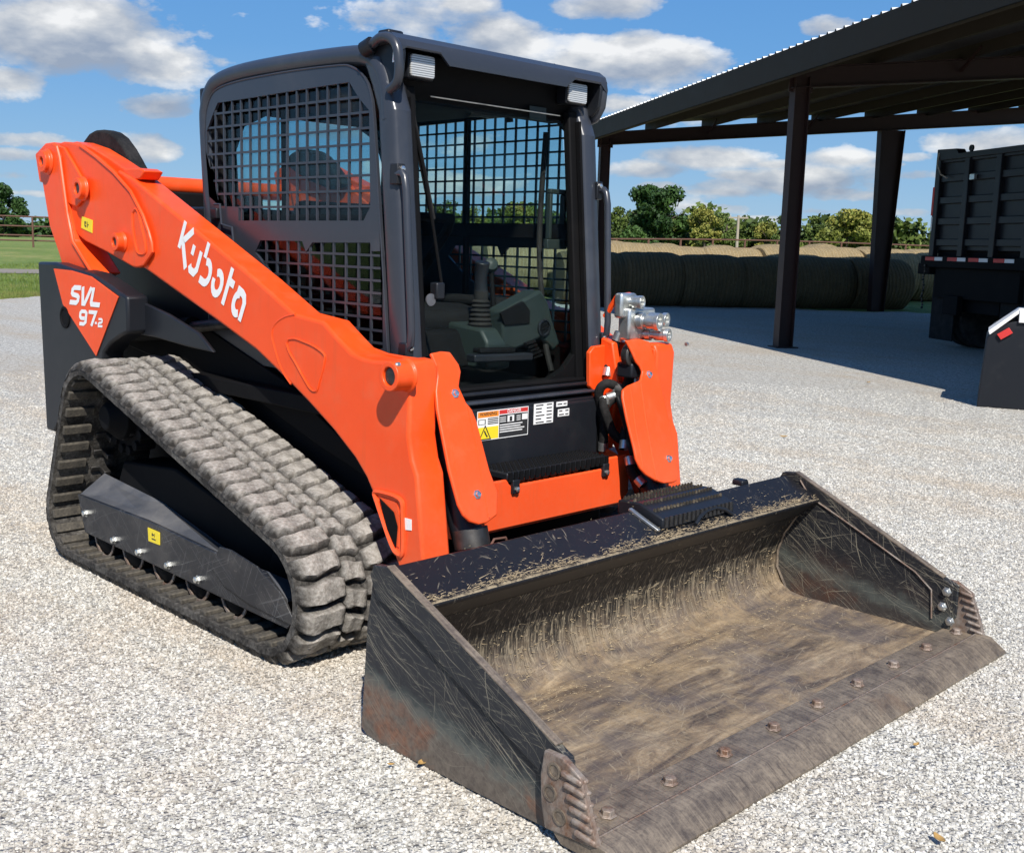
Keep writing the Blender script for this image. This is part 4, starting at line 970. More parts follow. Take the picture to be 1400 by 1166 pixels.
lp(y0+e, ym-e, zm+H*.30, zt-e, ORANGEP); lp(y0+e, ym-e, zb+e, zm-e, YELLOWP); lp(ym, y1-e, zt-H*.17, zt-e, REDP)
lp(ym, y1-e, zb+e, zt-H*.20, INKP)
for k in range(4): lp(y0+Wd*.20, ym-e*1.5, zm+H*(.05+.06*k), zm+H*(.085+.06*k), INKP)
lp(y0+e*2, y0+Wd*.16, zm+H*.06, zm+H*.24, INKP); lp(y0+e*3, y0+Wd*.14, zm+H*.08, zm+H*.22, WHITEP, 'print', .0022)
for k in range(8):
    if k < 3: lp(ym+e, ym+Wd*.13, zt-H*(.30+.07*k), zt-H*(.275+.07*k), WHITEP, 'print', .0022); lp(ym+Wd*.34, ym+Wd*.42, zt-H*(.30+.07*k), zt-H*(.275+.07*k), WHITEP, 'print', .0022)
    elif k > 3: lp(ym+e, ym+Wd*(.50-.04*(k % 3)), zt-H*(.24+.08*k), zt-H*(.205+.08*k), WHITEP, 'print', .0022)
lp(ym+Wd*.16, ym+Wd*.29, zt-H*.46, zt-H*.24, WHITEP, 'print', .0022); lp(ym+Wd*.45, ym+Wd*.56, zt-H*.44, zt-H*.24, WHITEP, 'print', .0022)
lp(ym+Wd*.20, ym+Wd*.25, zt-H*.44, zt-H*.28, INKP, 'print', .003)
by = {}
for a,b,c,d,m_,dx in parts_print: by.setdefault(m_.name, (m_, MB()))[1].box((XP+dx-.0004, a, c), (XP+dx, b, d))
for k_, (m_, mb) in by.items(): mb.build('print', m_, L1, smooth=False)
MX = Matrix(((0,0,1,0),(1,0,0,0),(0,1,0,0),(0,0,0,1)))   # text in the yz plane, read from +x
flat_text('WARNING', .018, 'label_heading', INKP, L1, Matrix.Translation((XP+.0022, (y0+ym)/2, zm+H*.30+(zt-zm-H*.30)*.5)) @ MX)
flat_text('DANGER', .018, 'label_heading', WHITEP, L1, Matrix.Translation((XP+.0022, (ym+y1)/2, zt-H*.10)) @ MX)
tri_ = MB(); ribbon(tri_, [(-.028,-.022),(.028,-.022),(0,.028)], .004, closed=True); ribbon(tri_, [(-.004,.010),(.004,-.004),(.012,-.014)], .006)
cyy, czz = y0+(ym-y0)*.36, (zb+zm)/2; tri_.v = [(XP+.0024, cyy+v[0], czz+v[1]) for v in tri_.v]; tri_.build('warning_symbol', INKP, L1, smooth=False)
for pxs, nlines in (([(0.067,0.841), (0.176,0.841), (0.190,0.761), (0.083,0.762)], 6), ([(0.193,0.840), (0.256,0.839), (0.259,0.820), (0.196,0.820)], 1), ([(0.203,0.810), (0.269,0.809), (0.272,0.780), (0.208,0.781)], 2)):
    ya, yb = pxs[0][0], pxs[1][0]; zt_, zb_ = (pxs[0][1]+pxs[1][1])/2, (pxs[2][1]+pxs[3][1])/2
    q = MB().box((XP, ya, zb_), (XP+.0012, yb, zt_)).build('data_label', WHITEP, pn)
    mb = MB()
    for k in range(nlines):
        zz = zb_+(zt_-zb_)*(k+.5)/nlines; r_ = random.Random(k); ww = (yb-ya)
        mb.box((XP+.0013, ya+ww*.1, zz-.0022), (XP+.0017, ya+ww*r_.uniform(.35,.55), zz+.0022)); mb.box((XP+.0013, ya+ww*.65, zz-.0022), (XP+.0017, ya+ww*.92, zz+.0022))
    mb.build('print', INKP, q, smooth=False)
# step with serrated tread
st = MB().box((1.345,-.22,.605), (1.50,.345,.632)); ST = st.build('step', BLACKP, LD, bevel=.006)
mb = MB()
for i in range(24):
    for j in range(5):
        x = 1.365+j*.028; y = -.205+i*.0232
        mb.cyl((x, y, .631), (x, y, .639), .0085, 6, .006)
o = mb.build('tread_studs', BLACKD, ST, smooth=False)
mb = MB()
for i in range(20): mb.box((1.500,-.215+i*.028,.600), (1.506,-.215+i*.028+.018,.634))
mb.build('serrated_edge', BLACKD, ST, smooth=False)
for y in (-.20, .30):
    MB().box((1.44,y,.555), (1.512,y+.035,.606)).build('step_bracket', BLACKP, ST, bevel=.003)
    MB().lathe((1.512,y+.018,.572), (1,0,0), [(0,.010),(.008,.010),(.010,.005)], 6).build('bolt', ZINC, ST)

# --- cab
CAB = MB().box((-.06,-.47,.84), (1.24,.47,.885)).build('cab', BLACKD, LD, bevel=.01)
PX0 = .49
def front_x(z): return 1.205+(2.0-z)*.095
outline_c = [(-0.003,1.502), (-0.092,1.900), (-0.095,1.989), (-0.074,2.070), (0.015,2.103), (0.212,2.112), (0.621,2.110), (0.937,2.101), (1.083,2.090), (1.152,2.060), (1.196,2.010)]
for s in (-1, 1):
    # side tube: up the rear, along the roof, down the front pillar
    side_path = [(-.005,s*PX0,.95),(-.03,s*PX0,1.5),(-.058,s*PX0,1.88),(-.052,s*PX0,1.97),(-.02,s*PX0,2.03),(.05,s*PX0,2.065),(.25,s*PX0,2.085),(.62,s*PX0,2.088),(.95,s*PX0,2.08),(1.05,s*PX0,2.065),(1.115,s*PX0,2.02),(1.15,s*PX0,1.95),(1.165,s*PX0,1.85)]
    MB().tube(smooth_path(side_path, 5), .038, 16).build('roof_tube', GREY, CAB)
    # front pillar, rounded section
    mb = MB(); sec = []
    for z in (.86,1.10,1.4,1.7,1.88,1.97,2.03,2.06):
        xf = front_x(z) if z < 1.9 else front_x(1.88)-max(0,(z-1.90))*.55; w_ = .10
        ring = []
        for k in range(16):
            a = 2*math.pi*k/16; cc, ss = math.cos(a), math.sin(a)
            ring.append((xf-w_/2+ (abs(cc)**.5)*math.copysign(w_/2, cc), s*.482+(abs(ss)**.5)*math.copysign(.044, ss), z))
        sec.append(ring)
    for i in range(len(sec)-1):
        o_ = len(mb.v)
        mb.add(sec[i]+sec[i+1], [(k, (k+1) % 16, 16+(k+1) % 16, 16+k) for k in range(16)])
    mb.add(sec[0], [tuple(range(16))]); mb.add(sec[-1], [tuple(range(16))])
    MB.build(mb, 'front_pillar', GREY, CAB, ang=.9)
    # black door frame inside the pillar
    MB().bar((front_x(.90)-.055, s*.422, .89), (front_x(1.95)-.055, s*.422, 1.97), .05, .035, (1,0,0)).build('door_seal', BLACKD, CAB, bevel=.006)
    MB().bar((front_x(.90)-.02, s*.435, .89), (front_x(1.95)-.02, s*.435, 1.93), .012, .02, (1,0,0)).build('seal_strip', BLACKD, CAB)
# side screens
up_open = [(0.069,1.976), (0.309,1.979), (0.612,1.984), (0.959,1.988), (1.017,1.928), (1.074,1.885), (1.084,1.556), (1.046,1.508), (0.219,1.504), (0.220,1.559), (0.075,1.562), (-0.020,1.608), (-0.021,1.867), (0.025,1.926)]
lo_open = [(0.380,1.428), (0.668,1.430), (0.692,1.389), (0.734,1.426), (1.085,1.432), (1.093,1.402), (1.155,1.404), (1.163,1.066), (1.069,1.037), (0.800,1.134), (0.467,1.290), (0.340,1.380)]
panel_o = [(.0,.93),(.0,1.45),(-.035,1.80),(-.034,1.88),(-.026,1.935),(-.008,1.975),(.02,2.008),(.06,2.028),(.14,2.042),(.30,2.052),(.62,2.056),(.90,2.050),(.97,2.040),(1.025,2.015),(1.065,1.975),(1.088,1.92),(1.10,1.85),(1.13,1.60),(1.205,.93)]
def grid(poly, nx, nz, y0_, y1_, w1=.0042):
    xs = [p[0] for p in poly]; zs = [p[1] for p in poly]; mb = MB()
    for i in range(1, nx):
        x = min(xs)+(max(xs)-min(xs))*i/nx
        for a, b in clip_line(poly, 0, x): mb.box((x-w1, y0_, a-.002), (x+w1, y1_, b+.002))
    for j in range(1, nz):
        z = min(zs)+(max(zs)-min(zs))*j/nz
        for a, b in clip_line(poly, 1, z): mb.box((a-.002, y0_+.001, z-w1), (b+.002, y1_-.001, z+w1))
    return mb
for s in (-1, 1):
    ya_, yb_ = (s*.522, s*.510)
    P_ = plate_with_holes(panel_o, [up_open, lo_open], ya_, yb_).build('side_screen', GREY, CAB, bevel=0)
    lo_, hi_ = min(ya_, yb_), max(ya_, yb_)
    grid(up_open, 17, 9, lo_+.002, hi_-.002).build('guard_grid', GREY, P_ if False else CAB, smooth=False)
    grid(lo_open, 11, 9, lo_+.002, hi_-.002).build('guard_grid', GREY, CAB, smooth=False)
    MB().tube(smooth_path([(p[0], s*.5225, p[1]) for p in panel_o], 4), .0035, 6).build('screen_edge', GREY, CAB)
    gp = [(.02,1.0),(.0,1.5),(-.01,1.9),(.06,2.0),(.95,2.02),(1.04,1.97),(1.10,1.6),(1.15,1.0)]
    MB().prism(gp, 'y', s*.492, s*.489).build('side_window', GLASS, CAB)
    # window frame round the glass (solid pillar and head seen as the dark border inside the screen)
    gi_ = [(-0.009,1.572), (0.011,1.886), (0.081,1.935), (0.204,1.957), (0.390,1.959), (0.516,1.940), (0.844,1.900), (0.910,1.866), (0.975,1.829), (0.991,1.541)]
    MB().bar((.50,s*.480,1.0), (.49,s*.480,2.05), .022, .02, (1,0,0)).build('window_divider', BLACKD, CAB)
    MB().bar((.0,s*.480,1.50), (1.14,s*.480,1.50), .02, .06).build('window_rail', BLACKD, CAB)
    MB().bar((.0,s*.480,2.04), (1.10,s*.480,2.04), .03, .08).build('window_rail', BLACKD, CAB)
# rear wall with its window opening
rw = MB(); 
rear_o = [(-.47,.93),(.47,.93),(.47,1.95),(.44,2.04),(-.44,2.04),(-.47,1.95)]
rear_h = [(-.38,1.34),(.38,1.34),(.40,1.80),(.36,1.90),(.25,1.955),(-.25,1.955),(-.36,1.90),(-.40,1.80)]
pw = plate_with_holes(rear_o, [rear_h], -.02, .01)
pw.v = [(v[1], v[0], v[2]) for v in pw.v]; RW = pw.build('rear_wall', BLACKD, CAB)
MB().prism([(-.40,1.30),(.40,1.30),(.41,1.95),(-.41,1.95)], 'x', .012, .015).build('rear_window', GLASS, CAB)
for s in (-1, 1): MB().box((-.05, s*.44 if s > 0 else -.50, .95), (.06, .50 if s > 0 else -.44, 2.03)).build('rear_pillar', BLACKD, CAB, bevel=.01)
# roof
rf = MB().prism([(-.05,2.00),(.02,2.075),(.25,2.10),(.95,2.10),(1.12,2.075),(1.12,2.045),(.0,2.03)], 'y', -.465, .465).build('roof', GREY, CAB, bevel=.012)
MB().box((.02,-.45,1.985), (1.14,.45,2.03)).build('headliner', BLACKD, CAB)
# rear roof bracket
MB().box((-.115,-.50,1.88), (-.055,-.44,2.05)).build('rear_bracket', BLACKP, CAB, bevel=.008)
# visor over the door with lamp recesses
zt_ = 2.135
prof = [(1.05,2.095),(1.05,2.115),(1.16,2.135),(1.215,2.125),(1.245,2.10),(1.25,2.075),(1.235,2.07),(1.215,2.095),(1.15,2.10)]
V1 = MB()
# front lip: deeper between the lamps than above them
def lip(y, zl): return [(1.06,2.09),(1.06,2.112),(1.15,2.132),(1.205,2.130),(1.238,2.108),(1.248,2.085),(1.246,zl),(1.236,zl),(1.232,2.085),(1.19,2.10)]
ys = [(-.535,2.06),(-.50,2.080),(-.345,2.080),(-.305,2.045),(.30,2.045),(.345,2.078),(.50,2.078),(.535,2.05)]
for (ya_, za_), (yb_, zb_) in zip(ys[:-1], ys[1:]):
    V1.loft([(x, ya_, z) for x, z in lip(ya_, za_)], [(x, yb_, z) for x, z in lip(yb_, zb_)])
VIS = V1.build('visor', GREY, CAB, bevel=.0)
MB().prism([(1.04,1.93),(1.10,1.93),(1.14,1.985),(1.15,2.09),(1.04,2.09)], 'y', -.44, .44).build('header', BLACKD, CAB, bevel=.008)
for s in (-1, 1):
    end = MB().prism([(1.06,2.11),(1.15,2.128),(1.20,2.128),(1.238,2.105),(1.246,2.06),(1.235,1.99),(1.20,1.955),(1.15,1.96),(1.12,2.03),(1.06,2.07)], 'y', s*.500, s*.515).build('visor_end', BLACKP, VIS, bevel=.004)
    pth = [(1.09,s*.53,2.095),(1.16,s*.54,2.115),(1.215,s*.54,2.105),(1.245,s*.538,2.07),(1.252,s*.535,2.01),(1.235,s*.53,1.965),(1.19,s*.525,1.945)]
    if s < 0:
        MB().tube(smooth_path(pth), .017, 12).build('visor_tube', GREY, VIS)
        MB().cyl((1.06,s*.535,2.085), (1.10,s*.53,2.10), .028, 16).build('tube_end', BLACKP, VIS)
    else:
        MB().prism([(1.05,2.10),(1.15,2.126),(1.205,2.124),(1.236,2.104),(1.245,2.06),(1.236,1.99),(1.20,1.935),(1.13,1.92),(1.08,1.97)], 'y', .516, .556).build('visor_cheek', GREY, VIS, bevel=.018, segs=3)
    hous = MB().box((1.15,-.058,-.043), (1.205,.058,.043))
    hl = MB().prism([(-.054,-.032),(-.046,-.038),(.046,-.038),(.054,-.032),(.054,.032),(.046,.038),(-.046,.038),(-.054,.032)], 'x', 1.205, 1.217)
    yc, zc_ = s*.400, 2.034
    hous.v = [(v[0], v[1]+yc, v[2]+zc_) for v in hous.v]; hl.v = [(v[0], v[1]+yc, v[2]+zc_) for v in hl.v]
    hb = hl.build('headlight', LENS, CAB, bevel=.004); hous.build('lamp_housing', BLACKP, VIS, bevel=.006)
    # grab handle
    hx = 1.262; 
    hp_ = [(front_x(1.66)-.02,s*.52,1.665),(front_x(1.66)+.025,s*.525,1.668),(1.275,s*.525,1.655),(1.285,s*.525,1.61),(1.315,s*.52,1.14),(1.312,s*.52,1.09),(1.29,s*.52,1.065),(1.265,s*.515,1.06)]
    gh = MB().tube(hp_, .0135, 12).build('grab_handle', GREY, CAB)
    for z in (1.665, 1.06): 
        MB().box((front_x(z)-.03,min(s*.50,s*.535),z-.035), (front_x(z)+.012,max(s*.50,s*.535),z+.035)).build('handle_bracket', BLACKP, CAB, bevel=.004)
        MB().lathe((front_x(z)+.012,s*.515,z+.018), (1,0,0), [(0,.010),(.008,.010),(.010,.004)], 6).build('bolt', CHROME, CAB)
q = [(1.199,2.074), (1.226,2.075), (1.223,2.036), (1.194,2.034)]
LBV = MB().prism(q, 'y', -.519, -.516).build('maker_label', WHITEP, CAB)
q2 = [(q[0][0]*.3+q[3][0]*.7, q[0][1]*.4+q[3][1]*.6) ]
cxl = sum(p[0] for p in q)/4; czl = sum(p[1] for p in q)/4
MB().box((cxl-.007,-.5205,czl-.014), (cxl+.007,-.5192,czl)).build('print', REDP, CAB)
MB().box((1.10,-.51,2.12), (1.16,-.44,2.150)).build('lifting_ear', BLACKP, CAB, bevel=.008)
MB().prism([(.28,2.125),(.33,2.145),(.38,2.125)], 'x', 1.12, 1.15).build('lifting_ear', BLACKP, CAB, bevel=.003)
# door sill and lower front
MB().box((1.20,-.45,.826), (1.338,.45,.842)).build('sill', BLACKP, CAB, bevel=.004)
MB().box((1.20,-.45,.842), (1.300,.45,.856)).build('sill_gap', BLACKD, CAB)
MB().box((1.20,-.45,.856), (1.326,.45,.870)).build('sill_strip', GREY, CAB, bevel=.005)
MB().box((1.20,-.45,.870), (1.292,.45,.886)).build('sill_gap', BLACKD, CAB)
MB().box((1.20,-.45,.886), (1.308,.45,.900)).build('sill_rail', BLACKP, CAB, bevel=.005)
MB().box((1.20,-.45,.900), (1.285,.45,.915)).build('door_threshold', BLACKD, CAB, bevel=.005)
g_ = MB().loft([(front_x(.93)-.06,-.42,.92),(front_x(.93)-.06,.42,.92),(front_x(1.93)-.06,.42,1.93),(front_x(1.93)-.06,-.42,1.93)], [(front_x(.93)-.056,-.42,.92),(front_x(.93)-.056,.42,.92),(front_x(1.93)-.056,.42,1.93),(front_x(1.93)-.056,-.42,1.93)]).build('front_window', GLASSF, CAB)
# door frame header bright edge and rounded lower corner
MB().tube([(front_x(1.93)-.035,-.33,1.945),(front_x(1.93)-.035,.34,1.945)], .0022, 6).build('frame_edge', ZINC, CAB)
MB().prism([(.42,.915),(.42,1.10),(.40,1.01),(.34,.95),(.25,.915)], 'x', 1.22, 1.25).build('corner_filler', BLACKD, CAB)
MB().prism([(-.42,.915),(-.42,1.10),(-.40,1.01),(-.34,.95),(-.25,.915)], 'x', 1.22, 1.25).build('corner_filler', BLACKD, CAB)
# wiper
wp = [(-0.426,1.896), (-0.401,1.805), (-0.371,1.670), (-0.348,1.520), (-0.314,1.275)]
MB().tube([(front_x(z)-.035, y, z) for y, z in wp], .006, 6).build('wiper_arm', BLACKD, CAB)
MB().bar((front_x(wp[0][1])-.045, wp[0][0]+.012, wp[0][1]), (front_x(wp[3][1])-.045, wp[3][0]+.012, wp[3][1]), .012, .018, (1,0,0)).build('wiper_blade', HOSE, CAB)
wm = [(-0.339,1.269), (-0.372,1.238)]
MB().box((1.22, wm[0][0]-.02, wm[0][1]-.03), (1.26, wm[0][0]+.02, wm[0][1]+.03)).build('wiper_motor', BLACKP, CAB, bevel=.006)
MB().lathe((1.24, wm[1][0], wm[1][1]), (1,0,0), [(0,.022),(.006,.022),(.007,.012)], 18).build('wiper_knob', STEELT, CAB)
# latch on the near screen
lt = [(0.055,1.539), (0.162,1.456)]
LT = MB().box((lt[0][0]-.02,-.545,lt[0][1]-.03), (lt[0][0]+.03,-.524,lt[0][1]+.015)).build('screen_latch', BLACKP, CAB, bevel=.006)
MB().tube([(lt[0][0]+.0,-.535,lt[0][1]+.03),(lt[0][0]+.045,-.535,lt[0][1]+.03),(lt[0][0]+.055,-.535,lt[0][1]-.05),(lt[1][0]+.03,-.535,lt[1][1]+.02),(lt[1][0]+.04,-.535,lt[1][1]-.05)], .005, 8).build('latch_wire', GREY, CAB)
# interior
seat = MB().prism([(.35,1.10),(.40,1.18),(.75,1.19),(.88,1.17),(.90,1.10),(.85,1.04),(.35,1.03)], 'y', -.25, .25).build('seat', SEATM, CAB, bevel=.03)
MB().prism([(.30,1.14),(.26,1.5),(.24,1.60),(.15,1.60),(.14,1.5),(.20,1.12)], 'y', -.22, .22).build('seat_back', SEATM, CAB, bevel=.03)
MB().prism([(.56,.95),(.56,1.10),(.95,1.10),(1.02,.95)], 'y', -.28, .28).build('seat_base', BLACKD, CAB, bevel=.02)
for s in (-1, 1): MB().box((-.05, min(s*.50,s*.485), .80), (1.20, max(s*.50,s*.485), 1.02)).build('lower_wall', BLACKD, CAB)
# consoles and joysticks
jc = [(0.094,1.109), (0.090,1.237), (0.020,1.047), (0.182,1.041)]
yj = jc[0][0]; zj = jc[0][1]
CN = MB().prism([(.84,.95),(1.12,.95),(1.12,zj-.05),(1.08,zj),(.84,zj+.02)], 'y', yj-.065, yj+.065).build('joystick_console', PLASTIC, CAB, bevel=.012)
mb = MB(); prof = []
for k in range(7): prof += [(k*.018, .055-.003*k), (k*.018+.009, .046-.003*k)]
mb.lathe((1.01, yj, zj-.005), (0,0,1), prof+[(.13,.03),(.15,.03)], 20); mb.build('joystick_boot', HOSE, CAB)
MB().tube([(1.01,yj,zj+.13),(1.005,yj,zj+.20),(1.02,yj-.005,zj+.26)], [.028,.026,.030], 12).build('joystick_grip', BLACKP, CAB, bevel=.004)
cons = [(0.108,1.181), (0.325,1.262), (0.371,1.214), (0.406,1.129), (0.455,1.036), (0.412,1.007), (0.334,1.065), (0.187,1.023), (0.121,1.035)]
CS = MB().prism(cons, 'x', 1.02, 1.12).build('side_console', PLASTIC, CAB, bevel=.012)
ch = [(0.091,1.174), (0.217,1.218), (0.260,1.179), (0.258,1.129), (0.118,1.124)]
MB().prism(ch, 'x', 1.115, 1.127).build('console_recess', BLACKD, CAB, bevel=.002)
vc = [(0.346,1.108)]
vn = MB().lathe((1.118, vc[0][0], vc[0][1]), (1,0,0), [(0,.036),(.010,.036),(.012,.030),(.004,.028),(.004,0)], 24).build('air_vent', BLACKP, CAB)
for k in (-1,0,1): MB().bar((1.124, vc[0][0]-.024, vc[0][1]+k*.014-.008), (1.124, vc[0][0]+.024, vc[0][1]+k*.014+.008), .004, .008).build('vent_blade', BLACKD, CAB)
ft = [(-0.096,1.008), (0.224,1.000)]
MB().bar((1.16, ft[0][0], ft[0][1]), (1.16, ft[1][0], ft[1][1]), .05, .03).build('foot_rest', BLACKP, CAB, bevel=.006)
MB().bar((1.14, ft[0][0]+.05, ft[0][1]+.025), (1.14, ft[1][0]-.08, ft[1][1]+.028), .05, .02).build('pedal', BLACKD, CAB, bevel=.005)
pd = [(0.233,1.047), (0.319,0.938)]
mb = MB()
for k in range(5): mb.bar((1.13-.004*k, pd[0][0]+.015*k, pd[0][1]-.015*k), (1.13-.004*k, pd[0][0]+.015*k+.05, pd[0][1]-.015*k+.01), .02, .008)
mb.build('ribbed_pedal', BLACKD, CAB)
MB().box((.45,-.36,1.17),(.92,-.28,1.22)).build('armrest', SEATM, CAB, bevel=.02)
MB().box((.45,.28,1.17),(.92,.36,1.22)).build('armrest', SEATM, CAB, bevel=.02)
MB().tube(smooth_path([(1.16,.36,.93),(1.10,.38,1.05),(1.05,.40,1.25),(1.0,.43,1.5),(1.0,.45,1.9)]), .012, 8).build('cable', HOSE, CAB)
MB().lathe((1.01,-.33,1.16),(0,0,1),[(0,.05),(.02,.042),(.04,.046),(.06,.036),(.10,.024),(.20,.026),(.24,.02)],16).build('joystick', SEATM, CAB)
kn = [(0.201,1.354)]
MB().lathe((.95, kn[0][0], kn[0][1]), (.8,-.5,.4), [(-.03,.01),(-.02,.026),(0,.032),(.02,.026),(.028,.006)], 18).build('control_knob', PLASTIC, CAB)
MB().tube([(.95, kn[0][0], kn[0][1]), (.98, kn[0][0]+.0, zj+.02)], .010, 8).build('control_stem', BLACKD, CAB)
MB().tube([(.35,-.27,1.22),(.62,-.26,1.50),(.70,-.2,1.54),(.70,.2,1.54),(.62,.26,1.50),(.35,.27,1.22)], .022, 10).build('lap_bar', SEATM, CAB)
il = [(0.058,1.946), (0.279,1.957)]
MB().tube([(.95,il[0][0],il[0][1]),(.95,(il[0][0]+il[1][0])/2,il[0][1]+.005),(.95,il[1][0],il[1][1]),(.95,il[1][0]+.005,il[1][1]-.03)], .018, 10).build('interior_handle', BLACKP, CAB)
sk = [(0.199,1.970), (0.290,1.971), (0.292,1.924), (0.205,1.922)]
MB().box((1.145, min(p[0] for p in sk), min(p[1] for p in sk)), (1.148, max(p[0] for p in sk), max(p[1] for p in sk))).build('window_sticker', PLASTIC, CAB)
br = [(0.401,1.649), (0.490,1.645), (0.500,1.466), (0.410,1.470)]
ya_, yb_ = min(p[0] for p in br), max(p[0] for p in br); za_, zb_ = min(p[1] for p in br), max(p[1] for p in br)
mb = MB(); mb.box((1.06,ya_,za_), (1.085,ya_+.015,zb_)); mb.box((1.06,yb_-.018,za_), (1.085,yb_,zb_)); mb.box((1.06,ya_,zb_), (1.085,yb_,zb_+.02)); mb.box((1.06,ya_-.01,za_-.04), (1.085,yb_+.01,za_)); mb.build('mirror_bracket', PLASTIC, CAB, bevel=.004)
# --- hydraulic couplers and hoses on the far arm
HC = MB(); HC.box((1.36,.53,1.07),(1.42,.70,1.20)); HC.box((1.36,.50,1.16),(1.40,.60,1.26)); HC = HC.build('coupler_block', ZINC, LD, bevel=.01)
for (x, y, z, r, l) in ((1.40,.585,1.150,.034,.115),(1.40,.635,1.095,.026,.125),(1.39,.56,1.225,.026,.06),(1.40,.655,1.155,.028,.10)):
    MB().lathe((x,y,z), (1,.25,0), [(0,r*.8),(.02,r*.8),(.022,r),(.045,r),(.047,r*.72),(.06,r*.72),(.062,r*.9),(l-.02,r*.9),(l-.018,r*1.05),(l,r*1.05),(l,r*.6),(l-.015,r*.5),(l-.015,0)], 20).build('quick_fitting', ZINC, HC, bevel=.001)
MB().box((1.38,.60,1.02),(1.39,.66,1.13)).build('fitting_bracket', ZINC, HC, bevel=.002)
MB().tube([(1.30,.52,1.16),(1.36,.52,1.245),(1.36,.60,1.25)], .012, 8).build('guard_rod', ORANGE, HC)
hs_ = [[(1.36,.47,.62),(1.37,.46,.72),(1.38,.45,.80),(1.40,.49,.84),(1.42,.54,.82),(1.43,.55,.74),(1.42,.53,.66)],
       [(1.38,.44,.84),(1.40,.42,.80),(1.42,.46,.70),(1.44,.52,.66)],
       [(1.42,.50,.98),(1.44,.52,.93),(1.42,.50,.86),(1.38,.46,.84)],
       [(1.50,.42,.50),(1.56,.44,.48),(1.60,.46,.50)]]
hs_ = hs_[:3]+[[(1.34,.50,.66),(1.345,.47,.76),(1.36,.43,.86),(1.39,.44,.90),(1.41,.50,.88)], [(1.44,.56,.92),(1.46,.55,.80),(1.45,.50,.72),(1.47,.47,.64)], [(1.36,.545,1.10),(1.33,.53,1.00),(1.34,.50,.92)], [(1.52,.44,.62),(1.55,.43,.56),(1.60,.44,.52)]]
for h in hs_:
    hh = MB().tube(smooth_path(h), .019, 12).build('hydraulic_hose', HOSE, LD)
    for e_ in (0, -1):
        p = Vector(h[e_]); q = Vector(h[1] if e_ == 0 else h[-2]); MB().cyl(p, p+(q-p).normalized()*.035, .021, 12).build('hose_fitting', ZINC, hh)
MB().lathe((1.46,.49,1.02), (1,-.1,0), [(0,.05),(.03,.05),(.035,.04),(.03,.03),(.045,.02),(.045,0)], 24).build('cylinder_pin', DARKM, LD, bevel=.002)
MB().box((1.42,.46,.93),(1.50,.56,.99)).build('hose_port', BLACKP, LD, bevel=.008)
# orange inner guards right of the door (far side) and left
for s in (-1, 1):
    MB().prism([(1.24,.62),(1.36,.62),(1.40,.90),(1.36,1.06),(1.22,1.10),(1.22,.62)] if s > 0 else [(1.24,.62),(1.36,.62),(1.40,.90),(1.38,.98),(1.22,.98)], 'y', s*.50, s*.535).build('inner_guard', ORANGE, LD, bevel=.006)
web = [(0.409,1.020), (0.435,1.043), (0.610,1.054), (0.624,0.986), (0.601,0.911), (0.557,0.862), (0.528,0.732), (0.481,0.737), (0.446,0.860), (0.417,0.883)]
MB().prism(web, 'x', 1.30, 1.322).build('inner_web', ORANGE, LD, bevel=.004)
MB().prism([(.515,.62),(.575,.62),(.575,1.05),(.56,1.08),(.53,1.04)], 'x', 1.26, 1.28).build('tower_plate', ORANGE, LD, bevel=.004)
for yy, zz in ((.545,1.0),(.545,.72)): MB().lathe((1.282,yy,zz),(1,0,0),[(0,.014),(.008,.013),(.012,.007)],6).build('bolt', ZINC, LD, smooth=False)
# --- bucket
BW = 1.075
prof_out = [(1.83,.505),(1.905,.538),(2.03,.452),(2.025,.440),(1.925,.36)]
back = [(1.925,.36),(1.875,.28),(1.845,.20),(1.845,.13),(1.87,.07),(1.92,.038),(1.98,.030),(2.60,.030)]
inner = back
outer_ = [(2.60,.012),(1.95,.005),(1.88,.012),(1.82,.05),(1.80,.12),(1.80,.22),(1.825,.30),(1.83,.36)]
shell = MB().prism(inner+outer_, 'y', -BW+.012, BW-.012).build('bucket', BUCKET_IN, LD)
bar_ = MB().prism([(1.832,.362),(1.832,.510),(1.865,.526),(2.028,.452),(2.024,.438),(1.93,.362)], 'y', -BW+.014, BW-.014).build('top_bar', BUCKET_BAR, shell, bevel=.006)
side_p = [(1.775,.024),(1.80,.008),(1.86,.002),(2.56,.012),(2.60,.05),(2.60,.225),(2.56,.243),(1.905,.542),(1.845,.535),(1.828,.505),(1.80,.35)]
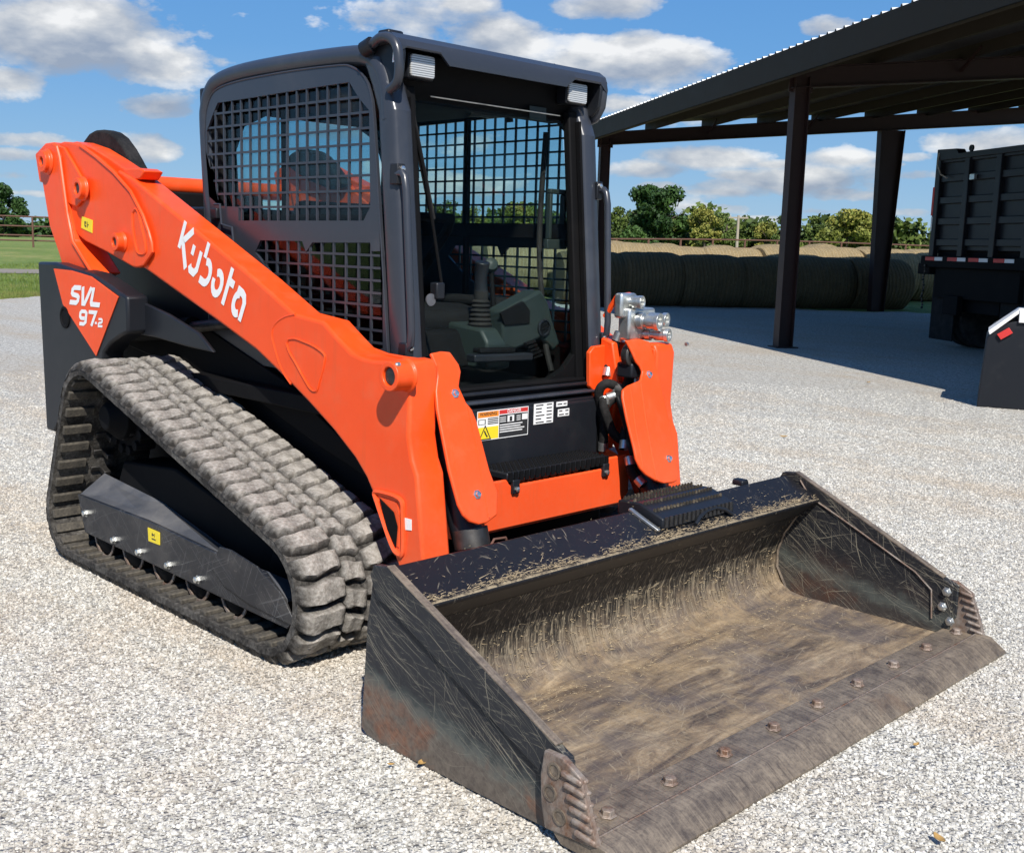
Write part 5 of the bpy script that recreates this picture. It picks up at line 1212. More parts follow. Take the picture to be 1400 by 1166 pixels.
for s in (-1, 1):
    y0_, y1_ = s*(BW-.012), s*BW
    sp = MB().prism(side_p, 'y', y0_, y1_).build('side_plate', BUCKET_OUT if s < 0 else BUCKET_SIDE, shell, bevel=.002)
    rim_p = [(1.828,.503),(1.846,.536),(1.905,.543),(2.56,.246),(2.615,.225),(2.615,.10),(2.57,.045),(2.545,.045),(2.53,.12),(2.50,.165),(1.90,.432),(1.86,.44)]
    MB().prism(rim_p, 'y', s*(BW+.0005), s*(BW+.014)).build('side_reinforcement', BUCKET_OUT, sp, bevel=.003)
    if s > 0: 
        MB().tube([(1.93,BW-.014,.515),(1.98,BW-.016,.455),(2.20,BW-.016,.36),(2.45,BW-.016,.245),(2.52,BW-.016,.19),(2.53,BW-.016,.08)], .0035, 6).build('weld_seam', RUST, sp)
        MB().tube([(1.93,BW-.014,.37),(1.875,BW-.014,.28),(1.848,BW-.014,.20),(1.85,BW-.014,.13),(1.90,BW-.014,.045)], .006, 6).build('weld_seam', EDGE, sp)
    MB().loft([(1.905,s*(BW-.0125),.5425),(1.905,s*(BW+.0145),.5435),(2.56,s*(BW+.0145),.2465),(2.56,s*(BW-.0125),.2445)], [(1.906,s*(BW-.0125),.546),(1.906,s*(BW+.0145),.547),(2.561,s*(BW+.0145),.250),(2.561,s*(BW-.0125),.248)]).build('worn_rim', EDGE, sp)
    # corrugated side cutter
    cut = [(2.54,.235),(2.60,.236),(2.66,.205),(2.72,.052),(2.67,.045),(2.55,.035),(2.535,.10),(2.53,.17)]
    yc0, yc1 = s*(BW+.0145), s*(BW+.034)
    ct = MB().prism(cut, 'y', yc0, yc1).build('side_cutter', RUST, sp, bevel=.004)
    for k in range(6):
        f = k/5.6; x = 2.655+.055*f+.002; z = .198-.148*f
        m1 = MB().bar((x-.055, s*(BW+.036), z+.004), (x+.008, s*(BW+.030), z-.006), .018, .016)
        m1.build('cutter_tooth', RUST, ct, bevel=.006)
        MB().bar((x-.040, s*(BW+.014), z+.002), (x+.010, s*(BW+.017), z-.006), .018, .012).build('cutter_tooth', RUST, ct, bevel=.005)
    for (x, z) in ((2.578,.196),(2.566,.135),(2.600,.085)):
        MB().lathe((x, s*(BW+.034), z), (0,s,0), [(0,.021),(.004,.021),(.004,.015),(.001,.015),(.001,0)], 20).build('bolt', EDGE, ct)
        MB().lathe((x, s*(BW-.012), z), (0,-s,0), [(0,.019),(.003,.019),(.003,.014),(.014,.013),(.016,.008)], 6).build('nut', ZINC, sp, bevel=.001)
ce = MB().prism([(2.575,.030),(2.575,.053),(2.73,.046),(2.755,.020),(2.755,.008),(2.60,.010)], 'y', -BW-.028, BW+.028).build('cutting_edge', EDGE, shell, bevel=.003)
MB().prism([(2.69,.0425),(2.695,.058),(2.742,.054),(2.800,.014),(2.80,.005),(2.74,.006)], 'y', -BW-.030, BW+.030).build('edge_lip', EDGE, shell, bevel=.002)
for xx, zz in ((2.574,.0445),(2.692,.0555)): MB().tube([(xx,-BW-.026,zz),(xx,BW+.026,zz)], .0035, 6).build('weld_bead', RUST, ce)
MB().box((2.679,-BW-.02,.0455),(2.688,BW+.02,.0495)).build('seam', BLACKD, ce)
for k in range(9):
    y = -.967+k*.2525
    MB().lathe((2.632, y, .050), (0,0,1), [(0,.024),(.004,.024),(.0045,.019),(.018,.018),(.020,.012)], 6).build('bolt', RUST, shell, bevel=.002)
# serrated bucket step on the bar, with the latch ears
bs_ = [(1.920,-0.272), (1.802,0.384)]
STEPM = paint('step_grit', (.03,.026,.02), .7, (.30,.24,.16), .8, 0, .2, dscale=25)
STP = MB().prism([(1.78,.495),(1.78,.548),(1.88,.553),(1.985,.515),(1.985,.475),(1.90,.49)], 'y', .065, .50).build('bucket_step', BLACKP, shell, bevel=.006)
mb = MB()
for i in range(22):
    for j in range(4):
        y = .08+i*.019; x = 1.80+j*.045; z = .550 if x < 1.88 else .550-(x-1.88)*.36
        mb.cyl((x, y, z), (x+.002, y, z+.012), .0075, 5, .004)
mb.build('step_teeth', STEPM, STP, smooth=False)
mb = MB()
for i in range(16): mb.box((1.984,.075+i*.026,.485), (1.990,.075+i*.026+.014,.520))
mb.build('step_teeth', DARKM, STP, smooth=False)
MB().tube([(2.0,.24,.472),(1.992,.27,.492),(1.985,.32,.506),(1.985,.38,.510),(1.99,.43,.498),(2.0,.47,.474)], .008, 8).build('step_arch', BLACKP, shell)
MB().bar((1.86,.035,.533), (1.985,.045,.478), .018, .010).build('bare_steel_strip', ZINC, shell, bevel=.002)
MB().prism([(.755,.515),(.757,.535),(.77,.54),(.795,.54),(.805,.525),(.805,.515)], 'x', 1.80, 1.85).build('latch_ear', BLACKP, shell, bevel=.005)
MB().tube([(1.83,-.62,.50),(1.83,-.60,.525),(1.83,-.55,.522),(1.83,-.54,.50)], .004, 8).build('wire_loop', RUSTPIPE, shell)
for y in (-.62,-.36,.36,.62): MB().box((1.70,y,.10), (1.83,y+.015,.46)).build('mounting_ear', BUCKET_OUT, shell, bevel=.004)
# straw and crumbs caught along the bar edge and on the floor (stuff)
mb = MB(); rs = random.Random(3)
for i in range(3000):
    y = rs.uniform(-1.05,1.05)
    if math.sin(y*9+1)+math.sin(y*23)+rs.uniform(-2.2,1.6) < -.6: continue
    x = 2.022-abs(rs.gauss(0,.013))*(1 if rs.random() < .85 else 5); z = .463+(2.020-x)*.45
    l = rs.uniform(.006,.020) if rs.random() < .93 else rs.uniform(.03,.07); a = rs.uniform(0,6.28); d = Vector((math.cos(a)*.5, math.sin(a), rs.uniform(-.1,.3)))*l; r = rs.uniform(.0005,.0012)
    p = Vector((x,y,z)); mb.add([p+Vector((r,0,0)), p+Vector((-r,0,r)), p+d, p+Vector((0,0,-r))], [(0,1,2),(1,3,2),(3,0,2),(0,3,1)])
for i in range(1500):
    y = rs.uniform(-1.04,1.04); u_ = rs.random()
    if u_ < .45:
        f = abs(rs.gauss(0,.12)); x = 1.93+f; 
        if x > 2.56: continue
        z = .0315
    else:
        k = rs.random()**.8; k = .1+.75*(1-k); i_ = k*(len(back)-4); j = int(i_); a0, b0 = back[5-j] if 5-j >= 1 else back[1], back[4-j] if 4-j >= 0 else back[0]
        ff = i_-j; x = a0[0]+(b0[0]-a0[0])*ff+.003; z = a0[1]+(b0[1]-a0[1])*ff+.002
    l = rs.uniform(.006,.030); a = rs.uniform(0,6.28)
    d = Vector((math.cos(a)*.7, math.sin(a), 0 if u_ < .45 else rs.uniform(-.5,.5)))*l; r = rs.uniform(.0005,.0011)
    p = Vector((x,y,z)); mb.add([p+Vector((r,0,0)), p+Vector((-r,0,r*1.5)), p+d+Vector((0,0,.001)), p+Vector((0,0,-r))], [(0,1,2),(1,3,2),(3,0,2),(0,3,1)])
o = mb.build('straw_litter', STRAW, shell, smooth=False); o['kind'] = 'stuff'

# ------------------------------------------------------------------ open-sided shed
E_ = Vector((-.834,.552,0)).normalized(); A_ = Vector((.552,.834,0)).normalized()
SA = Vector((-4.91,12.10,0)); SC = SA+E_*10.42
SHED = empty('open_shed', 'open-sided steel shed with dark brown posts and a shallow metal roof', 'shed', tuple(SC), 0)
# local frame: u along the eave from C towards the camera (-E), v across (A), z up
FR = Matrix((( -E_.x, A_.x, 0, 0), (-E_.y, A_.y, 0, 0), (0,0,1,0), (0,0,0,1)))
def sb(mb): mb.v = [tuple(FR @ Vector(v)) for v in mb.v]; return mb
SLOPE = .095; SPAN = 12.6
def ibeam(p0, p1, dep, wd, up, dep2=None):
    mb = MB(); p0, p1 = Vector(p0), Vector(p1); up = Vector(up); d2 = dep if dep2 is None else dep2
    t_ = (p1-p0).normalized(); sd_ = t_.cross(up).normalized(); fl = .014
    def quad(p, a0, a1, b0, b1): return [p+up*a0+sd_*b0, p+up*a0+sd_*b1, p+up*a1+sd_*b1, p+up*a1+sd_*b0]
    mb.loft(quad(p0, 0, fl, -wd/2, wd/2), quad(p1, 0, fl, -wd/2, wd/2))
    mb.loft(quad(p0, dep-fl, dep, -wd/2, wd/2), quad(p1, d2-fl, d2, -wd/2, wd/2))
    mb.loft(quad(p0, fl, dep-fl, -.006, .006), quad(p1, fl, d2-fl, -.006, .006)); return mb
for iu in range(3):
    u = iu*10.42
    # eave post
    mb = ibeam((u,-.10,0), (u,-.10,4.02), .24, .20, (0,1,0)); sb(mb).build('post', BROWNS, SHED)
    sb(MB().box((u-.16,-.16,0), (u+.16,.20,.018))).build('base_plate', BROWNS, SHED)
    # interior tapered column
    mb = ibeam((u,7.26,0), (u,7.15,4.56), .36, .22, (0,1,0), .66); sb(mb).build('column', BROWNS, SHED)
    sb(MB().box((u-.16,7.2,0), (u+.16,7.68,.018))).build('base_plate', BROWNS, SHED)
    mb = ibeam((u,-.14,3.84), (u,SPAN,3.84+SLOPE*(SPAN+.14)-.02), .30, .20, (0,0,1), .42); sb(mb).build('rafter', BROWNS, SHED)
    for v in (2.6, 5.2): sb(MB().bar((u+.05,v,4.0+v*SLOPE), (u+.55,v,4.28+v*SLOPE), .04, .04)).build('flange_brace', BROWNS, SHED)
for iu in range(3):
    u = iu*10.42
    for vv, zz in ((-.0,3.92),(-.0,4.02),(.12,3.92),(.12,4.02),(7.22,4.48),(7.5,4.50)):
        sb(MB().lathe((u-.012,vv,zz), (-1,0,0), [(0,.022),(.012,.022),(.014,.012)], 6)).build('bolt', ZINC, SHED)
    sb(MB().box((u-.012,-.16,3.80), (u+.012,.22,4.10))).build('gusset_plate', BROWNS, SHED)
u0, u1 = -.45, 22.5
for iv in range(9):
    v = -.30+iv*1.45; z = 4.14+SLOPE*v+.02
    mb = MB().box((u0,v,z), (u1,v+.065,z+.008)); mb.box((u0,v,z+.008), (u1,v+.006,z+.19)); mb.box((u0,v,z+.19), (u1,v+.065,z+.198)); sb(mb).build('purlin', SHEDTRIM, SHED)
# roof sheets: corrugated ribs run up the slope
v0, v1 = -.42, SPAN+.3
zr = lambda v: 4.36+SLOPE*v
nsh = 25
for k in range(nsh):
    ua = u0+k*.92; ub = ua+.92
    if ua > u1: break
    top = []; n_ = 4; pr_ = []
    for i in range(n_):
        b = ua+.92*i/n_; pr_ += [(b,0),(b+.06,0),(b+.075,.03),(b+.105,.03),(b+.12,0)]
    pr_.append((ub-.001,0))
    mb = MB(); m_ = len(pr_)
    lo1 = [(p[0], v0, zr(v0)+p[1]) for p in pr_]; hi1 = [(p[0], v1, zr(v1)+p[1]) for p in pr_]
    lo2 = [(p[0], v0, zr(v0)+p[1]-.004) for p in pr_]; hi2 = [(p[0], v1, zr(v1)+p[1]-.004) for p in pr_]
    mb.v = lo1+hi1+lo2+hi2
    for i in range(m_-1):
        mb.f += [(i,i+1,m_+i+1,m_+i), (2*m_+i, 3*m_+i, 3*m_+i+1, 2*m_+i+1), (i, 2*m_+i, 2*m_+i+1, i+1)]
    sb(mb).build('roof_sheet', GALV, SHED, smooth=False)
# underside liner of the sheets, far darker than their tops
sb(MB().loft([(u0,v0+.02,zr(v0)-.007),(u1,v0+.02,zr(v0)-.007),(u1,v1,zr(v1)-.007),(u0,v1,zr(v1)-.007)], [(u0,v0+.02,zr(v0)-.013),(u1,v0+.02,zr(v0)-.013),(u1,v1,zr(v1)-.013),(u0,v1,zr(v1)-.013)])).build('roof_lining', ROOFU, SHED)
sb(MB().box((u0-.02,v0-.02,3.93), (u1,v0,zr(v0)-.006)).box((u0-.02,v0-.02,3.93), (u1,v0+.10,3.94))).build('eave_fascia', SHEDTRIM, SHED)
for v_a, v_b in ((v0, v1),):
    sb(MB().loft([(u0-.02,v_a,zr(v_a)-.28),(u0,v_a,zr(v_a)-.28),(u0,v_a,zr(v_a)+.02),(u0-.02,v_a,zr(v_a)+.02)], [(u0-.02,v_b,zr(v_b)-.28),(u0,v_b,zr(v_b)-.28),(u0,v_b,zr(v_b)+.02),(u0-.02,v_b,zr(v_b)+.02)])).build('rake_fascia', SHEDTRIM, SHED) if False else None

# ------------------------------------------------------------------ hay bales
def bale_mesh(seed, r=.70, l=1.5):
    rs = random.Random(seed); seg, nl = 40, 16; mb = MB(); pts = []
    for i in range(nl+1):
        f = i/nl; x = -l/2+l*f; rr = r*(1-.075*abs(2*f-1)**7)
        for k in range(seg):
            a = 2*math.pi*k/seg; q = rr*(1+.012*math.sin(3*a+seed)+.010*math.sin(5*a+f*7+seed)+rs.uniform(-.012,.012)+.02*math.sin(2*a+seed*1.7))
            z = q*math.sin(a); z = max(z, -r*.93)
            pts.append((x+rs.uniform(-.006,.006), q*math.cos(a), z+r*.93))
    fs = [(i*seg+k, i*seg+(k+1) % seg, (i+1)*seg+(k+1) % seg, (i+1)*seg+k) for i in range(nl) for k in range(seg)]
    c0 = len(pts); pts += [(-l/2-.02,0,r*.93), (l/2+.02,0,r*.93)]
    fs += [(c0, (k+1) % seg, k) for k in range(seg)] + [(c0+1, nl*seg+k, nl*seg+(k+1) % seg) for k in range(seg)]
    mb.add(pts, fs); return mb
def add_bale(p, az, seed, label, group, r=.70, l=1.5, m=None):
    o = bale_mesh(seed, r, l).build('hay_bale', m or HAY, None, loc=(p[0], p[1], p[2] if len(p) > 2 else 0)); o.rotation_euler = (0,0,az); tag(o, label, 'hay bale', group); return o
BAZ = math.atan2(A_.y, A_.x); BD = Vector((math.cos(BAZ), math.sin(BAZ), 0)); BN = Vector((-BD.y, BD.x, 0))
b0 = SC+E_*.42
front_lbl = ['leftmost shaded hay bale, behind the cab grab handle', 'shaded round bale in the front row below the big dark tree', 'shaded round bale in the front row below the utility pole', 'shaded round bale in the front row directly behind the near shed post', 'shaded round bale between the near post and the tapered column', 'rightmost shaded bale of the front row, behind the foot of the tapered column']
NB = 6
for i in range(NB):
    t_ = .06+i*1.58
    p = b0+BD*t_+BN*(.72+.05*math.sin(i*2.1)); add_bale(p, BAZ+.03*math.sin(i*3), i, front_lbl[i], 'front row of round hay bales', .695+.02*math.sin(i*1.7), 1.58, HAY_SHADE)
ORDS = ['first','second','third','fourth','fifth','sixth','seventh','eighth','ninth','tenth']
GB = 'sunlit hay bales behind the front row'
for j, (off, n_, az_, r_) in enumerate(((4.6, 10, math.atan2(A_.y, A_.x), .79), (6.9, 10, math.atan2(E_.y, E_.x), .80))):
    for i in range(n_):
        t_ = -1.2+i*(1.62 if j == 0 else 1.75)
        p = SC+A_*t_+E_*(off+.15*math.sin(i*2.3+j)); p.z = ground_h((p-CAM).length)
        add_bale(p, az_+.08*math.sin(i*2.7+j), 20+10*j+i, (ORDS[i]+' sunlit tan bale from the left, top showing over the shaded front row' if j == 0 else ORDS[i]+' bale from the left in the rearmost sunlit row'), GB if j == 0 else 'rearmost row of round hay bales', r_+.02*math.sin(i*1.3), 1.66 if j == 0 else 1.5)

# ------------------------------------------------------------------ utility pole, fences
def at(px, dist, z=0):      # a point at a given bearing (photo column) and ground distance
    az = 2.35259 - math.atan((px-700)/1521.5); return Vector((CAM.x+dist*math.cos(az), CAM.y+dist*math.sin(az), z))
p = at(996, 75); up = empty('utility_pole', 'pale wooden utility pole with a short crossarm beyond the bales', 'utility pole', (p.x, p.y, ground_h(75)))
MB().cyl((0,0,-.2), (0,0,3.1), .11, 12, .08).build('pole', WOOD, up)
MB().bar((-.55,-.3,2.95), (.55,.3,2.95), .09, .1).build('crossarm', WOOD, up)
for k in (-1, 1): MB().lathe((k*.45,k*.25,3.0), (0,0,1), [(0,.03),(.05,.05),(.1,.05),(.14,.02)], 8).build('insulator', GALV, up)
def pipe_fence(pts, zs, posts, label, name='pipe_fence'):
    root = empty(name, label, 'fence', (pts[0].x, pts[0].y, 0)); o_ = Vector((pts[0].x, pts[0].y, 0))
    for h in zs:
        MB().tube([Vector((p.x, p.y, p.z+h))-o_ for p in pts], .038, 8).build('rail', RUSTPIPE, root)
    for q in posts: MB().cyl(Vector((q.x, q.y, q.z-.2))-o_, Vector((q.x, q.y, q.z+zs[0]+.03))-o_, .05, 8).build('post', RUSTPIPE, root)
    return root
fp = []
for k in range(13):
    f = k/12; px = 790+f*520; d = 45+f*22; fp.append(at(px, d, ground_h(d)))
pipe_fence(fp, (1.38, 1.0, .6), fp, 'rusty pipe rail fence running behind the hay bales')
fp = []
for k in range(7):
    f = k/6; px = -140+f*560; d = 60+f*4; fp.append(at(px, d, ground_h(d)+.02))
lp_ = [at(46, 60.8, ground_h(60.8))]+[fp[0], fp[3], fp[4], fp[5]]
pipe_fence(fp, (1.47, 1.0, .55, .3), lp_, 'pipe rail fence in the pasture at the left behind the loader')

# ------------------------------------------------------------------ trees
def tree(px, dist, top_px, width_px, kind, label, seed, group='trees beyond the pasture', low=0.0, name='tree', cat='tree', leafn=7000, hor=None):
    rs = np.random.default_rng(seed); q = random.Random(seed)
    base = at(px, dist, ground_h(dist)); hp = 315+ (355-315)*(px/1400)
    H = 1.44+(hp-top_px)*dist/1521.5-base.z; Wd = width_px*dist/1521.5
    root = empty(name, label, cat, tuple(base), q.uniform(0,6), group)
    th = H*(.30 if kind != 'dark' else .22)
    mb = MB(); mb.tube([(0,0,-.3),(q.uniform(-.1,.1),0,th*.6),(q.uniform(-.2,.2),q.uniform(-.2,.2),th*1.3),(0,0,H*.75)], [H*.032,H*.026,H*.018,H*.006], 8)
    for k in range(6):
        a = q.uniform(0,6.28); z0 = H*q.uniform(.25,.6); r = Wd*.4*q.uniform(.6,1)
        mb.tube([(0,0,z0),(math.cos(a)*r*.5,math.sin(a)*r*.5,z0+H*.12),(math.cos(a)*r,math.sin(a)*r,z0+H*.22)], [H*.012,H*.008,H*.003], 6)
    mb.build('trunk', BARK, root)
    # clumps through the crown volume
    ncl = 26 if kind != 'dark' else 34; C_ = []
    for k in range(ncl):
        z = q.uniform(.10+low, .93); env = math.sin(math.pi*min(1,(z*.92+.06)))**.6 if kind != 'cone' else (1.05-z)
        a = q.uniform(0,6.28); r = Wd*.5*env*math.sqrt(q.random())*.86
        C_.append((math.cos(a)*r, math.sin(a)*r, z*H, Wd*q.uniform(.10,.19)))
    n = leafn; idx = rs.integers(0, ncl, n); C_ = np.array(C_)
    d = rs.normal(size=(n,3)); d /= np.linalg.norm(d, axis=1)[:,None]; rad = rs.random(n)**.45
    P = C_[idx,:3]+d*(C_[idx,3]*rad)[:,None]*np.array([1,1,.8]); P[:,2] = np.where(P[:,2] > H, H-(P[:,2]-H)*.8, P[:,2]); P[:,2] = np.maximum(P[:,2], .1)
    nr = d*.6+rs.normal(size=(n,3))*.6; nr /= np.linalg.norm(nr, axis=1)[:,None]
    u = np.cross(nr, rs.normal(size=(n,3))); u /= np.linalg.norm(u, axis=1)[:,None]; v = np.cross(nr, u)
    s = (Wd*.014+.05)*rs.uniform(.6,1.4,n)[:,None]
    V = np.stack([P-u*s-v*s*.5, P+u*s-v*s*.5, P+u*s*.6+v*s*.8, P-u*s*.5+v*s*.7], 1).reshape(-1,3)
    me = bpy.data.meshes.new('crown'); me.vertices.add(4*n); me.vertices.foreach_set('co', V.ravel().astype(np.float32))
    me.loops.add(4*n); me.loops.foreach_set('vertex_index', np.arange(4*n, dtype=np.int32)); me.polygons.add(n)
    me.polygons.foreach_set('loop_start', np.arange(0,4*n,4,dtype=np.int32)); me.polygons.foreach_set('loop_total', np.full(n,4,dtype=np.int32)); me.update()
    tv = np.clip(rs.random(ncl)[idx]*.55+rs.random(n)*.45, 0, 1)
    at_ = me.attributes.new('tint', 'FLOAT', 'POINT'); at_.data.foreach_set('value', np.repeat(tv,4).astype(np.float32))
    me.materials.append(LEAF['dark' if kind == 'dark' else ('mid' if kind in ('mid','cone') else 'yellow')])
    o = bpy.data.objects.new('crown', me); COL.objects.link(o); o.parent = root
    return root
tree(885, 120, 257, 98, 'dark', 'big dense dark green tree above the bales, largest of the far trees', 1, low=-.1, leafn=18000)
tree(845, 128, 284, 60, 'mid', 'mid green tree just left of the big dark tree', 2)
tree(952, 118, 281, 48, 'yellow', 'yellow-green pointed tree right of the big dark tree', 3)
tree(922, 124, 306, 40, 'yellow', 'low yellowish tree at the right foot of the big dark tree', 4)
tree(981, 130, 294, 52, 'mid', 'olive green tree just left of the utility pole', 5)
tree(1012, 135, 296, 34, 'mid', 'slim tree with upright twigs right of the utility pole', 6)
tree(1035, 130, 306, 44, 'yellow', 'pale yellow-green tree left of the near shed post', 7)
tree(1062, 126, 293, 44, 'mid', 'grey green tree standing close left of the near shed post', 8)
tree(1104, 128, 298, 34, 'mid', 'green tree close right of the near shed post', 9)
tree(1144, 120, 291, 88, 'yellow', 'broad rounded yellow-green tree between post and tapered column', 10, leafn=13000)
tree(1184, 132, 304, 40, 'mid', 'grey green tree at the left of the tapered column', 11)
tree(1228, 140, 320, 26, 'mid', 'small dark tree right of the tapered column', 12)
tree(1258, 132, 320, 40, 'mid', 'low green tree just left of the dump truck', 13)
tree(6, 150, 258, 62, 'dark', 'large dark tree at the far left edge beyond the pasture fence', 14, low=-.1, leafn=15000)
ORDT = [o_+' tree from the left of those seen through the open front of the cab' for o_ in ORDS[:6]]+['green tree just left of the far cab pillar','green tree between the far cab pillar and the grab handle','dark tree seen through the side guard near the front pillar','green tree seen through the rear part of the side guard']
for i, (px, top, wd, kd) in enumerate(((560,285,60,'mid'),(600,276,64,'mid'),(640,283,50,'yellow'),(668,288,44,'mid'),(700,280,56,'yellow'),(735,283,60,'mid'),(775,290,54,'mid'),(812,292,48,'mid'),(480,296,40,'mid'),(430,298,40,'mid'))):
    tree(px, 125+i, top, wd, kd if px > 400 else 'mid', ORDT[i], 30+i, 'trees seen through the cab', leafn=4500)
# hedge line under the trees
def hedge(px0, px1, dist, top, seed, label, n=9000, kd='mid', base_h=4.0):
    rs = np.random.default_rng(seed); a = at(px0, dist); b = at(px1, dist)
    f = rs.random(n); P = np.outer(1-f, np.array(a))+np.outer(f, np.array(b)); g = ground_h(dist)
    h = base_h+top*np.sin(f*23+seed)*.45+top*.4*np.sin(f*61)+top*.25*np.sin(f*131); P[:,2] = g+rs.random(n)*h; P += rs.normal(size=(n,3))*np.array([1.0,1.0,.15])
    nr = rs.normal(size=(n,3)); nr /= np.linalg.norm(nr,axis=1)[:,None]; u = np.cross(nr, rs.normal(size=(n,3))); u /= np.linalg.norm(u,axis=1)[:,None]; v = np.cross(nr,u); s = .30*rs.uniform(.6,1.5,n)[:,None]
    V = np.stack([P-u*s-v*s*.5, P+u*s-v*s*.5, P+u*s*.6+v*s*.8, P-u*s*.5+v*s*.7],1).reshape(-1,3)
    me = bpy.data.meshes.new('brush'); me.from_pydata(V.tolist(), [], np.arange(4*n).reshape(-1,4).tolist())
    at_ = me.attributes.new('tint','FLOAT','POINT'); at_.data.foreach_set('value', np.repeat(rs.random(n),4).astype(np.float32)); me.materials.append(LEAF[kd])
    o = bpy.data.objects.new('brush', me); COL.objects.link(o); o['kind'] = 'stuff'; return o
hedge(520, 1340, 138, 2.0, 2, '', 26000); hedge(-160, 330, 170, 1.0, 4, '', 9000, 'dark', 1.6)
# grass blades near the yard edge at the left (stuff)
mb = MB(); rs = random.Random(9)
for i in range(26000):
    a = R_(rs.uniform(150,168)); rb_ = rbound(a); r = rb_+rs.random()**1.6*16-.15
    h = rs.uniform(.05,.14)*(1.0 if r > rb_+.3 else .8); p = Vector((CAM.x+r*math.cos(a), CAM.y+r*math.sin(a), ground_h(r)-.01)); b = rs.uniform(0,6.28); w_ = rs.uniform(.008,.016)
    if 37 < r < 39.6: continue
    mb.add([p+Vector((math.cos(b)*w_, math.sin(b)*w_, 0)), p-Vector((math.cos(b)*w_, math.sin(b)*w_, 0)), p+Vector((rs.uniform(-.05,.05), rs.uniform(-.05,.05), h))], [(0,1,2)])
o = mb.build('grass_blades', GRASS, None, smooth=False); o['kind'] = 'stuff'

# ------------------------------------------------------------------ dump truck under the shed
TL = at(1259, 19.6)
tdir = -E_; tin = A_        # tailgate runs along -E, the bed runs away along A
TR = empty('dump_truck', 'black dump truck parked under the shed with its ribbed tailgate towards the yard', 'dump truck', (TL.x, TL.y, 0))
FT = Matrix(((tdir.x, tin.x, 0, 0), (tdir.y, tin.y, 0, 0), (0,0,1,0), (0,0,0,1)))
def tb(mb): mb.v = [tuple(FT @ Vector(v)) for v in mb.v]; return mb
TW = 2.45
tb(MB().box((.02,.02,1.55), (TW-.02,.08,3.0))).build('tailgate', BLACKP, TR, bevel=.01)
for x in (.0, .78, 1.57, TW-.12): tb(MB().box((x,-.06,1.45), (x+.13,.03,3.02))).build('tailgate_rib', BLACKP, TR, bevel=.01)
for z in (1.62,1.95,2.28,2.62,2.92): tb(MB().box((.13,-.03,z), (TW-.12,.025,z+.11))).build('tailgate_rail', BLACKP, TR, bevel=.01)
tb(MB().prism([(.02,2.96),(.02,3.14),(.55,3.12),(.62,3.05),(TW,3.05),(TW,2.96)], 'y', -.07, .08)).build('top_cap', BLACKP, TR, bevel=.01)
tb(MB().box((-.02,.08,1.5), (.06,5.2,3.02))).build('bed_side', BLACKP, TR, bevel=.01); tb(MB().box((TW-.06,.08,1.5), (TW+.02,5.2,3.02))).build('bed_side', BLACKP, TR, bevel=.01)
tb(MB().box((.06,.08,1.45), (TW-.06,5.2,1.55))).build('bed_floor', BLACKD, TR)
for y in (.9,1.8,2.7,3.6,4.5): tb(MB().box((-.10,y,1.5), (-.02,y+.14,3.0))).build('bed_stake', BLACKP, TR, bevel=.008)
tb(MB().box((-.14,-.10,1.28), (TW+.14,.08,1.46))).build('rear_bolster', BLACKD, TR, bevel=.01)
tb(MB().box((-.30,-.05,1.16), (.05,.25,1.34))).build('hinge_arm', BLACKD, TR, bevel=.02)
tb(MB().box((.15,.0,.80), (TW-.15,.10,1.28))).build('rear_frame', BLACKD, TR, bevel=.01)
tb(MB().box((.55,-.08,.55), (.95,.02,.85))).build('hitch_plate', BLACKD, TR, bevel=.01)
for i, x in enumerate((.0,.62,1.18,1.8)):
    tb(MB().box((x,-.108,1.385), (x+.26,-.1015,1.44))).build('reflector_red', REDP, TR); tb(MB().box((x+.265,-.108,1.385), (x+.48,-.1015,1.44))).build('reflector_white', WHITEP, TR)
tb(MB().box((-.022,-.065,2.10), (.0,-.061,2.55)).box((.0,-.065,2.1),(.03,-.0605,2.55))).build('reflector_red', REDP, TR); tb(MB().box((.0,-.065,1.86), (.035,-.0605,2.08))).build('reflector_white', WHITEP, TR)
for x in (.32, TW-.32):
    for y in (.75, 2.05):
        w_ = tb(MB().lathe((x-.28,y,.52), (1,0,0), [(0,.30),(.0,.50),(.03,.52),(.24,.52),(.26,.50),(.26,.40),(.30,.40),(.30,.50),(.32,.52),(.53,.52),(.56,.50),(.56,.30)], 36)).build('wheel', TIRE, TR, bevel=.004)
    mf = tb(MB().box((x-.32,.08,.12), (x+.32,.10,1.2))).build('mud_flap', HOSE, TR)
tb(MB().box((.7,.1,.6), (1.75,6.5,.95))).build('chassis_frame', BLACKD, TR)
tb(MB().box((-.20,6.0,.9), (TW+.05,7.8,2.7))).build('cab', BLACKP, TR, bevel=.1)
for x in (.25, TW-.25): tb(MB().lathe((x-.16,6.9,.52), (1,0,0), [(0,.3),(0,.5),(.03,.52),(.29,.52),(.32,.5),(.32,.3)], 36)).build('wheel', TIRE, TR)
ch_ = MB(); 
for k in range(16): ch_.lathe((.03+.02*math.sin(k),-.12,1.30-k*.045), (1 if k % 2 else 0, 0 if k % 2 else 1, 0), [(-.008,.020),(.008,.020),(.008,.010),(-.008,.010)], 8)
tb(ch_).build('chain', DARKM, TR)
tb(MB().tube([(.08,-.07,3.08),(.10,-.10,2.90),(.22,-.10,2.74),(.38,-.09,2.68)], .012, 6)).build('cord', WOOD, TR)
tb(MB().lathe((.90,-.04,3.10), (0,1,0), [(-.015,.05),(.015,.05),(.015,.025),(-.015,.025)], 16)).build('lifting_eye', BLACKP, TR)
tb(MB().box((1.0,-.10,2.62), (1.12,-.05,2.70))).build('latch_plate', ZINC, TR)
# outrigger-like tag axle seen left of the truck
tb(MB().prism([(2.6,0.02),(3.3,.02),(3.3,.30),(3.1,.36),(2.9,.52),(2.6,.52)], 'x', -.62, -.10)).build('lift_axle', BLACKD, TR, bevel=.02)

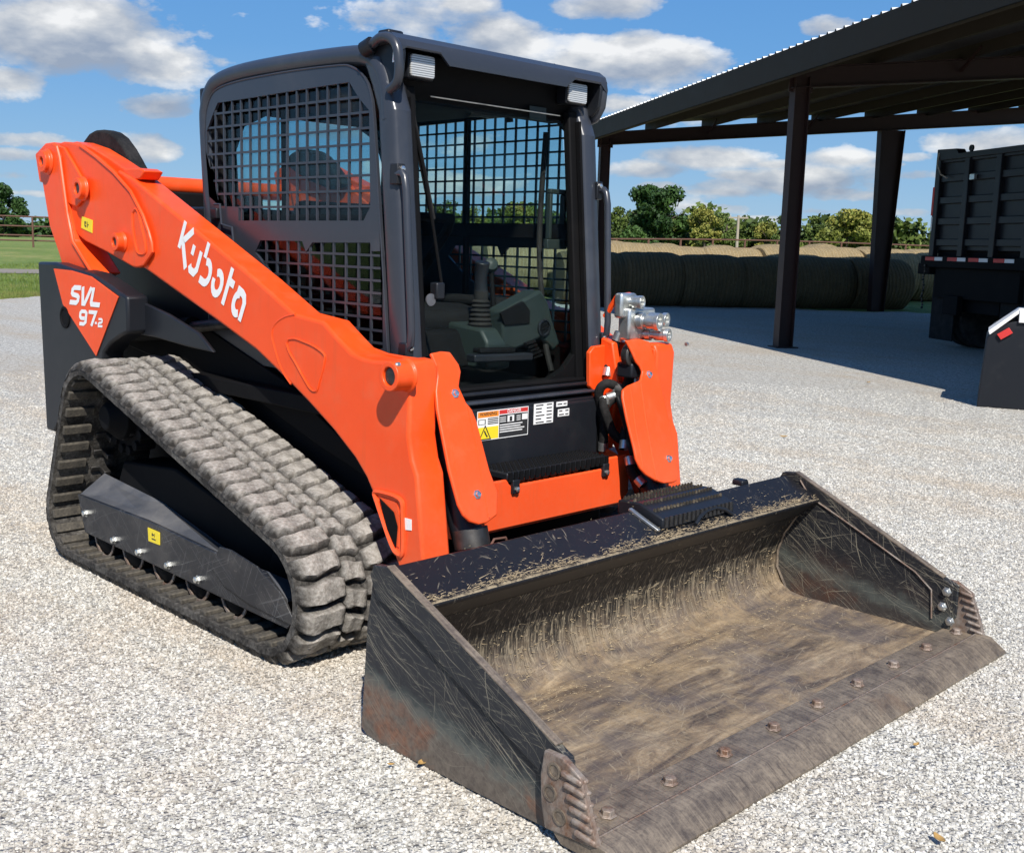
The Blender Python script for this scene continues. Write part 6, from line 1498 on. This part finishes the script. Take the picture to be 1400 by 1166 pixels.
# ------------------------------------------------------------------ steel attachment at the right edge
q0 = (-0.160, 7.948); 
BX = empty('steel_attachment', 'dark grey steel box attachment with a bent white top edge at the right edge', 'attachment', (q0[0], q0[1], 0))
vd = (Vector((q0[0],q0[1],0))-Vector((CAM.x,CAM.y,0))).normalized(); rt_ = Vector((vd.y,-vd.x,0))
FB = Matrix(((rt_.x, vd.x, 0, 0), (rt_.y, vd.y, 0, 0), (0,0,1,0), (0,0,0,1)))
def bb(mb): mb.v = [tuple(FB @ Vector(v)) for v in mb.v]; return mb
bb(MB().prism([(0,0),(1.4,0),(1.4,.82),(.30,.86),(.10,.80),(.03,.68)], 'y', .0, .9)).build('box', BLACKP, BX, bevel=.01)
bb(MB().loft([(.055,-.02,.71),(.30,-.02,.93),(.30,-.02,.97),(.04,-.02,.75)], [(.055,.55,.71),(.30,.55,.93),(.30,.55,.97),(.04,.55,.75)])).build('white_lip', WHITEP, BX, bevel=.004)
bb(MB().box((.30,-.03,.84), (1.4,.5,.97))).build('white_lip', WHITEP, BX, bevel=.006)
bb(MB().prism([(.16,.67),(.26,.74),(.22,.79),(.12,.72)], 'y', -.03, -.001)).build('reflector', REDP, BX, bevel=.002)
for x in (.38,.52,.66): bb(MB().lathe((x,-.031,.90), (0,-1,0), [(0,.012),(.006,.010)], 8)).build('rivet', DARKM, BX)

# ------------------------------------------------------------------ fallen leaves
for i, (px, lab, sz) in enumerate((((2.059, -1.081), 'yellowish curled leaf beside the lower rear corner of the bucket', .020), ((2.008, -1.151), 'tiny brown leaf scrap left of the yellow leaf by the bucket', .010), ((3.221, -0.392), 'curled brown leaf on the gravel at the bottom right', .022), ((2.937, 0.082), 'yellow leaf fragment on the gravel in front of the bucket', .014), ((-1.733, 8.765), 'small dark leaf on the sunlit gravel near the shed shadow', .03), ((-0.299, 4.633), 'thin brown twig scrap on the gravel right of the loader', .03))):
    rs = random.Random(i); mb = MB(); pts = []
    for k in range(7):
        f = k/6; w_ = sz*.55*math.sin(math.pi*min(1,max(.04,f*.9+.05))); c_ = sz*.35*(f-.5)**2*4
        pts += [((f-.5)*2*sz, w_, .012+c_+.25*w_), ((f-.5)*2*sz, 0, .010+c_), ((f-.5)*2*sz, -w_, .012+c_+.35*w_)]
    fs = []
    for k in range(6):
        for j in range(2): fs.append((k*3+j, k*3+j+1, (k+1)*3+j+1, (k+1)*3+j))
    mb.add(pts, fs); o = mb.build('fallen_leaf', LEAFB, None, loc=(px[0], px[1], .004)); o.rotation_euler = (0,0,rs.uniform(0,6))
    sm = o.modifiers.new('thick', 'SOLIDIFY'); sm.thickness = .0012
    tag(o, lab, 'leaf', 'fallen leaves on the gravel')
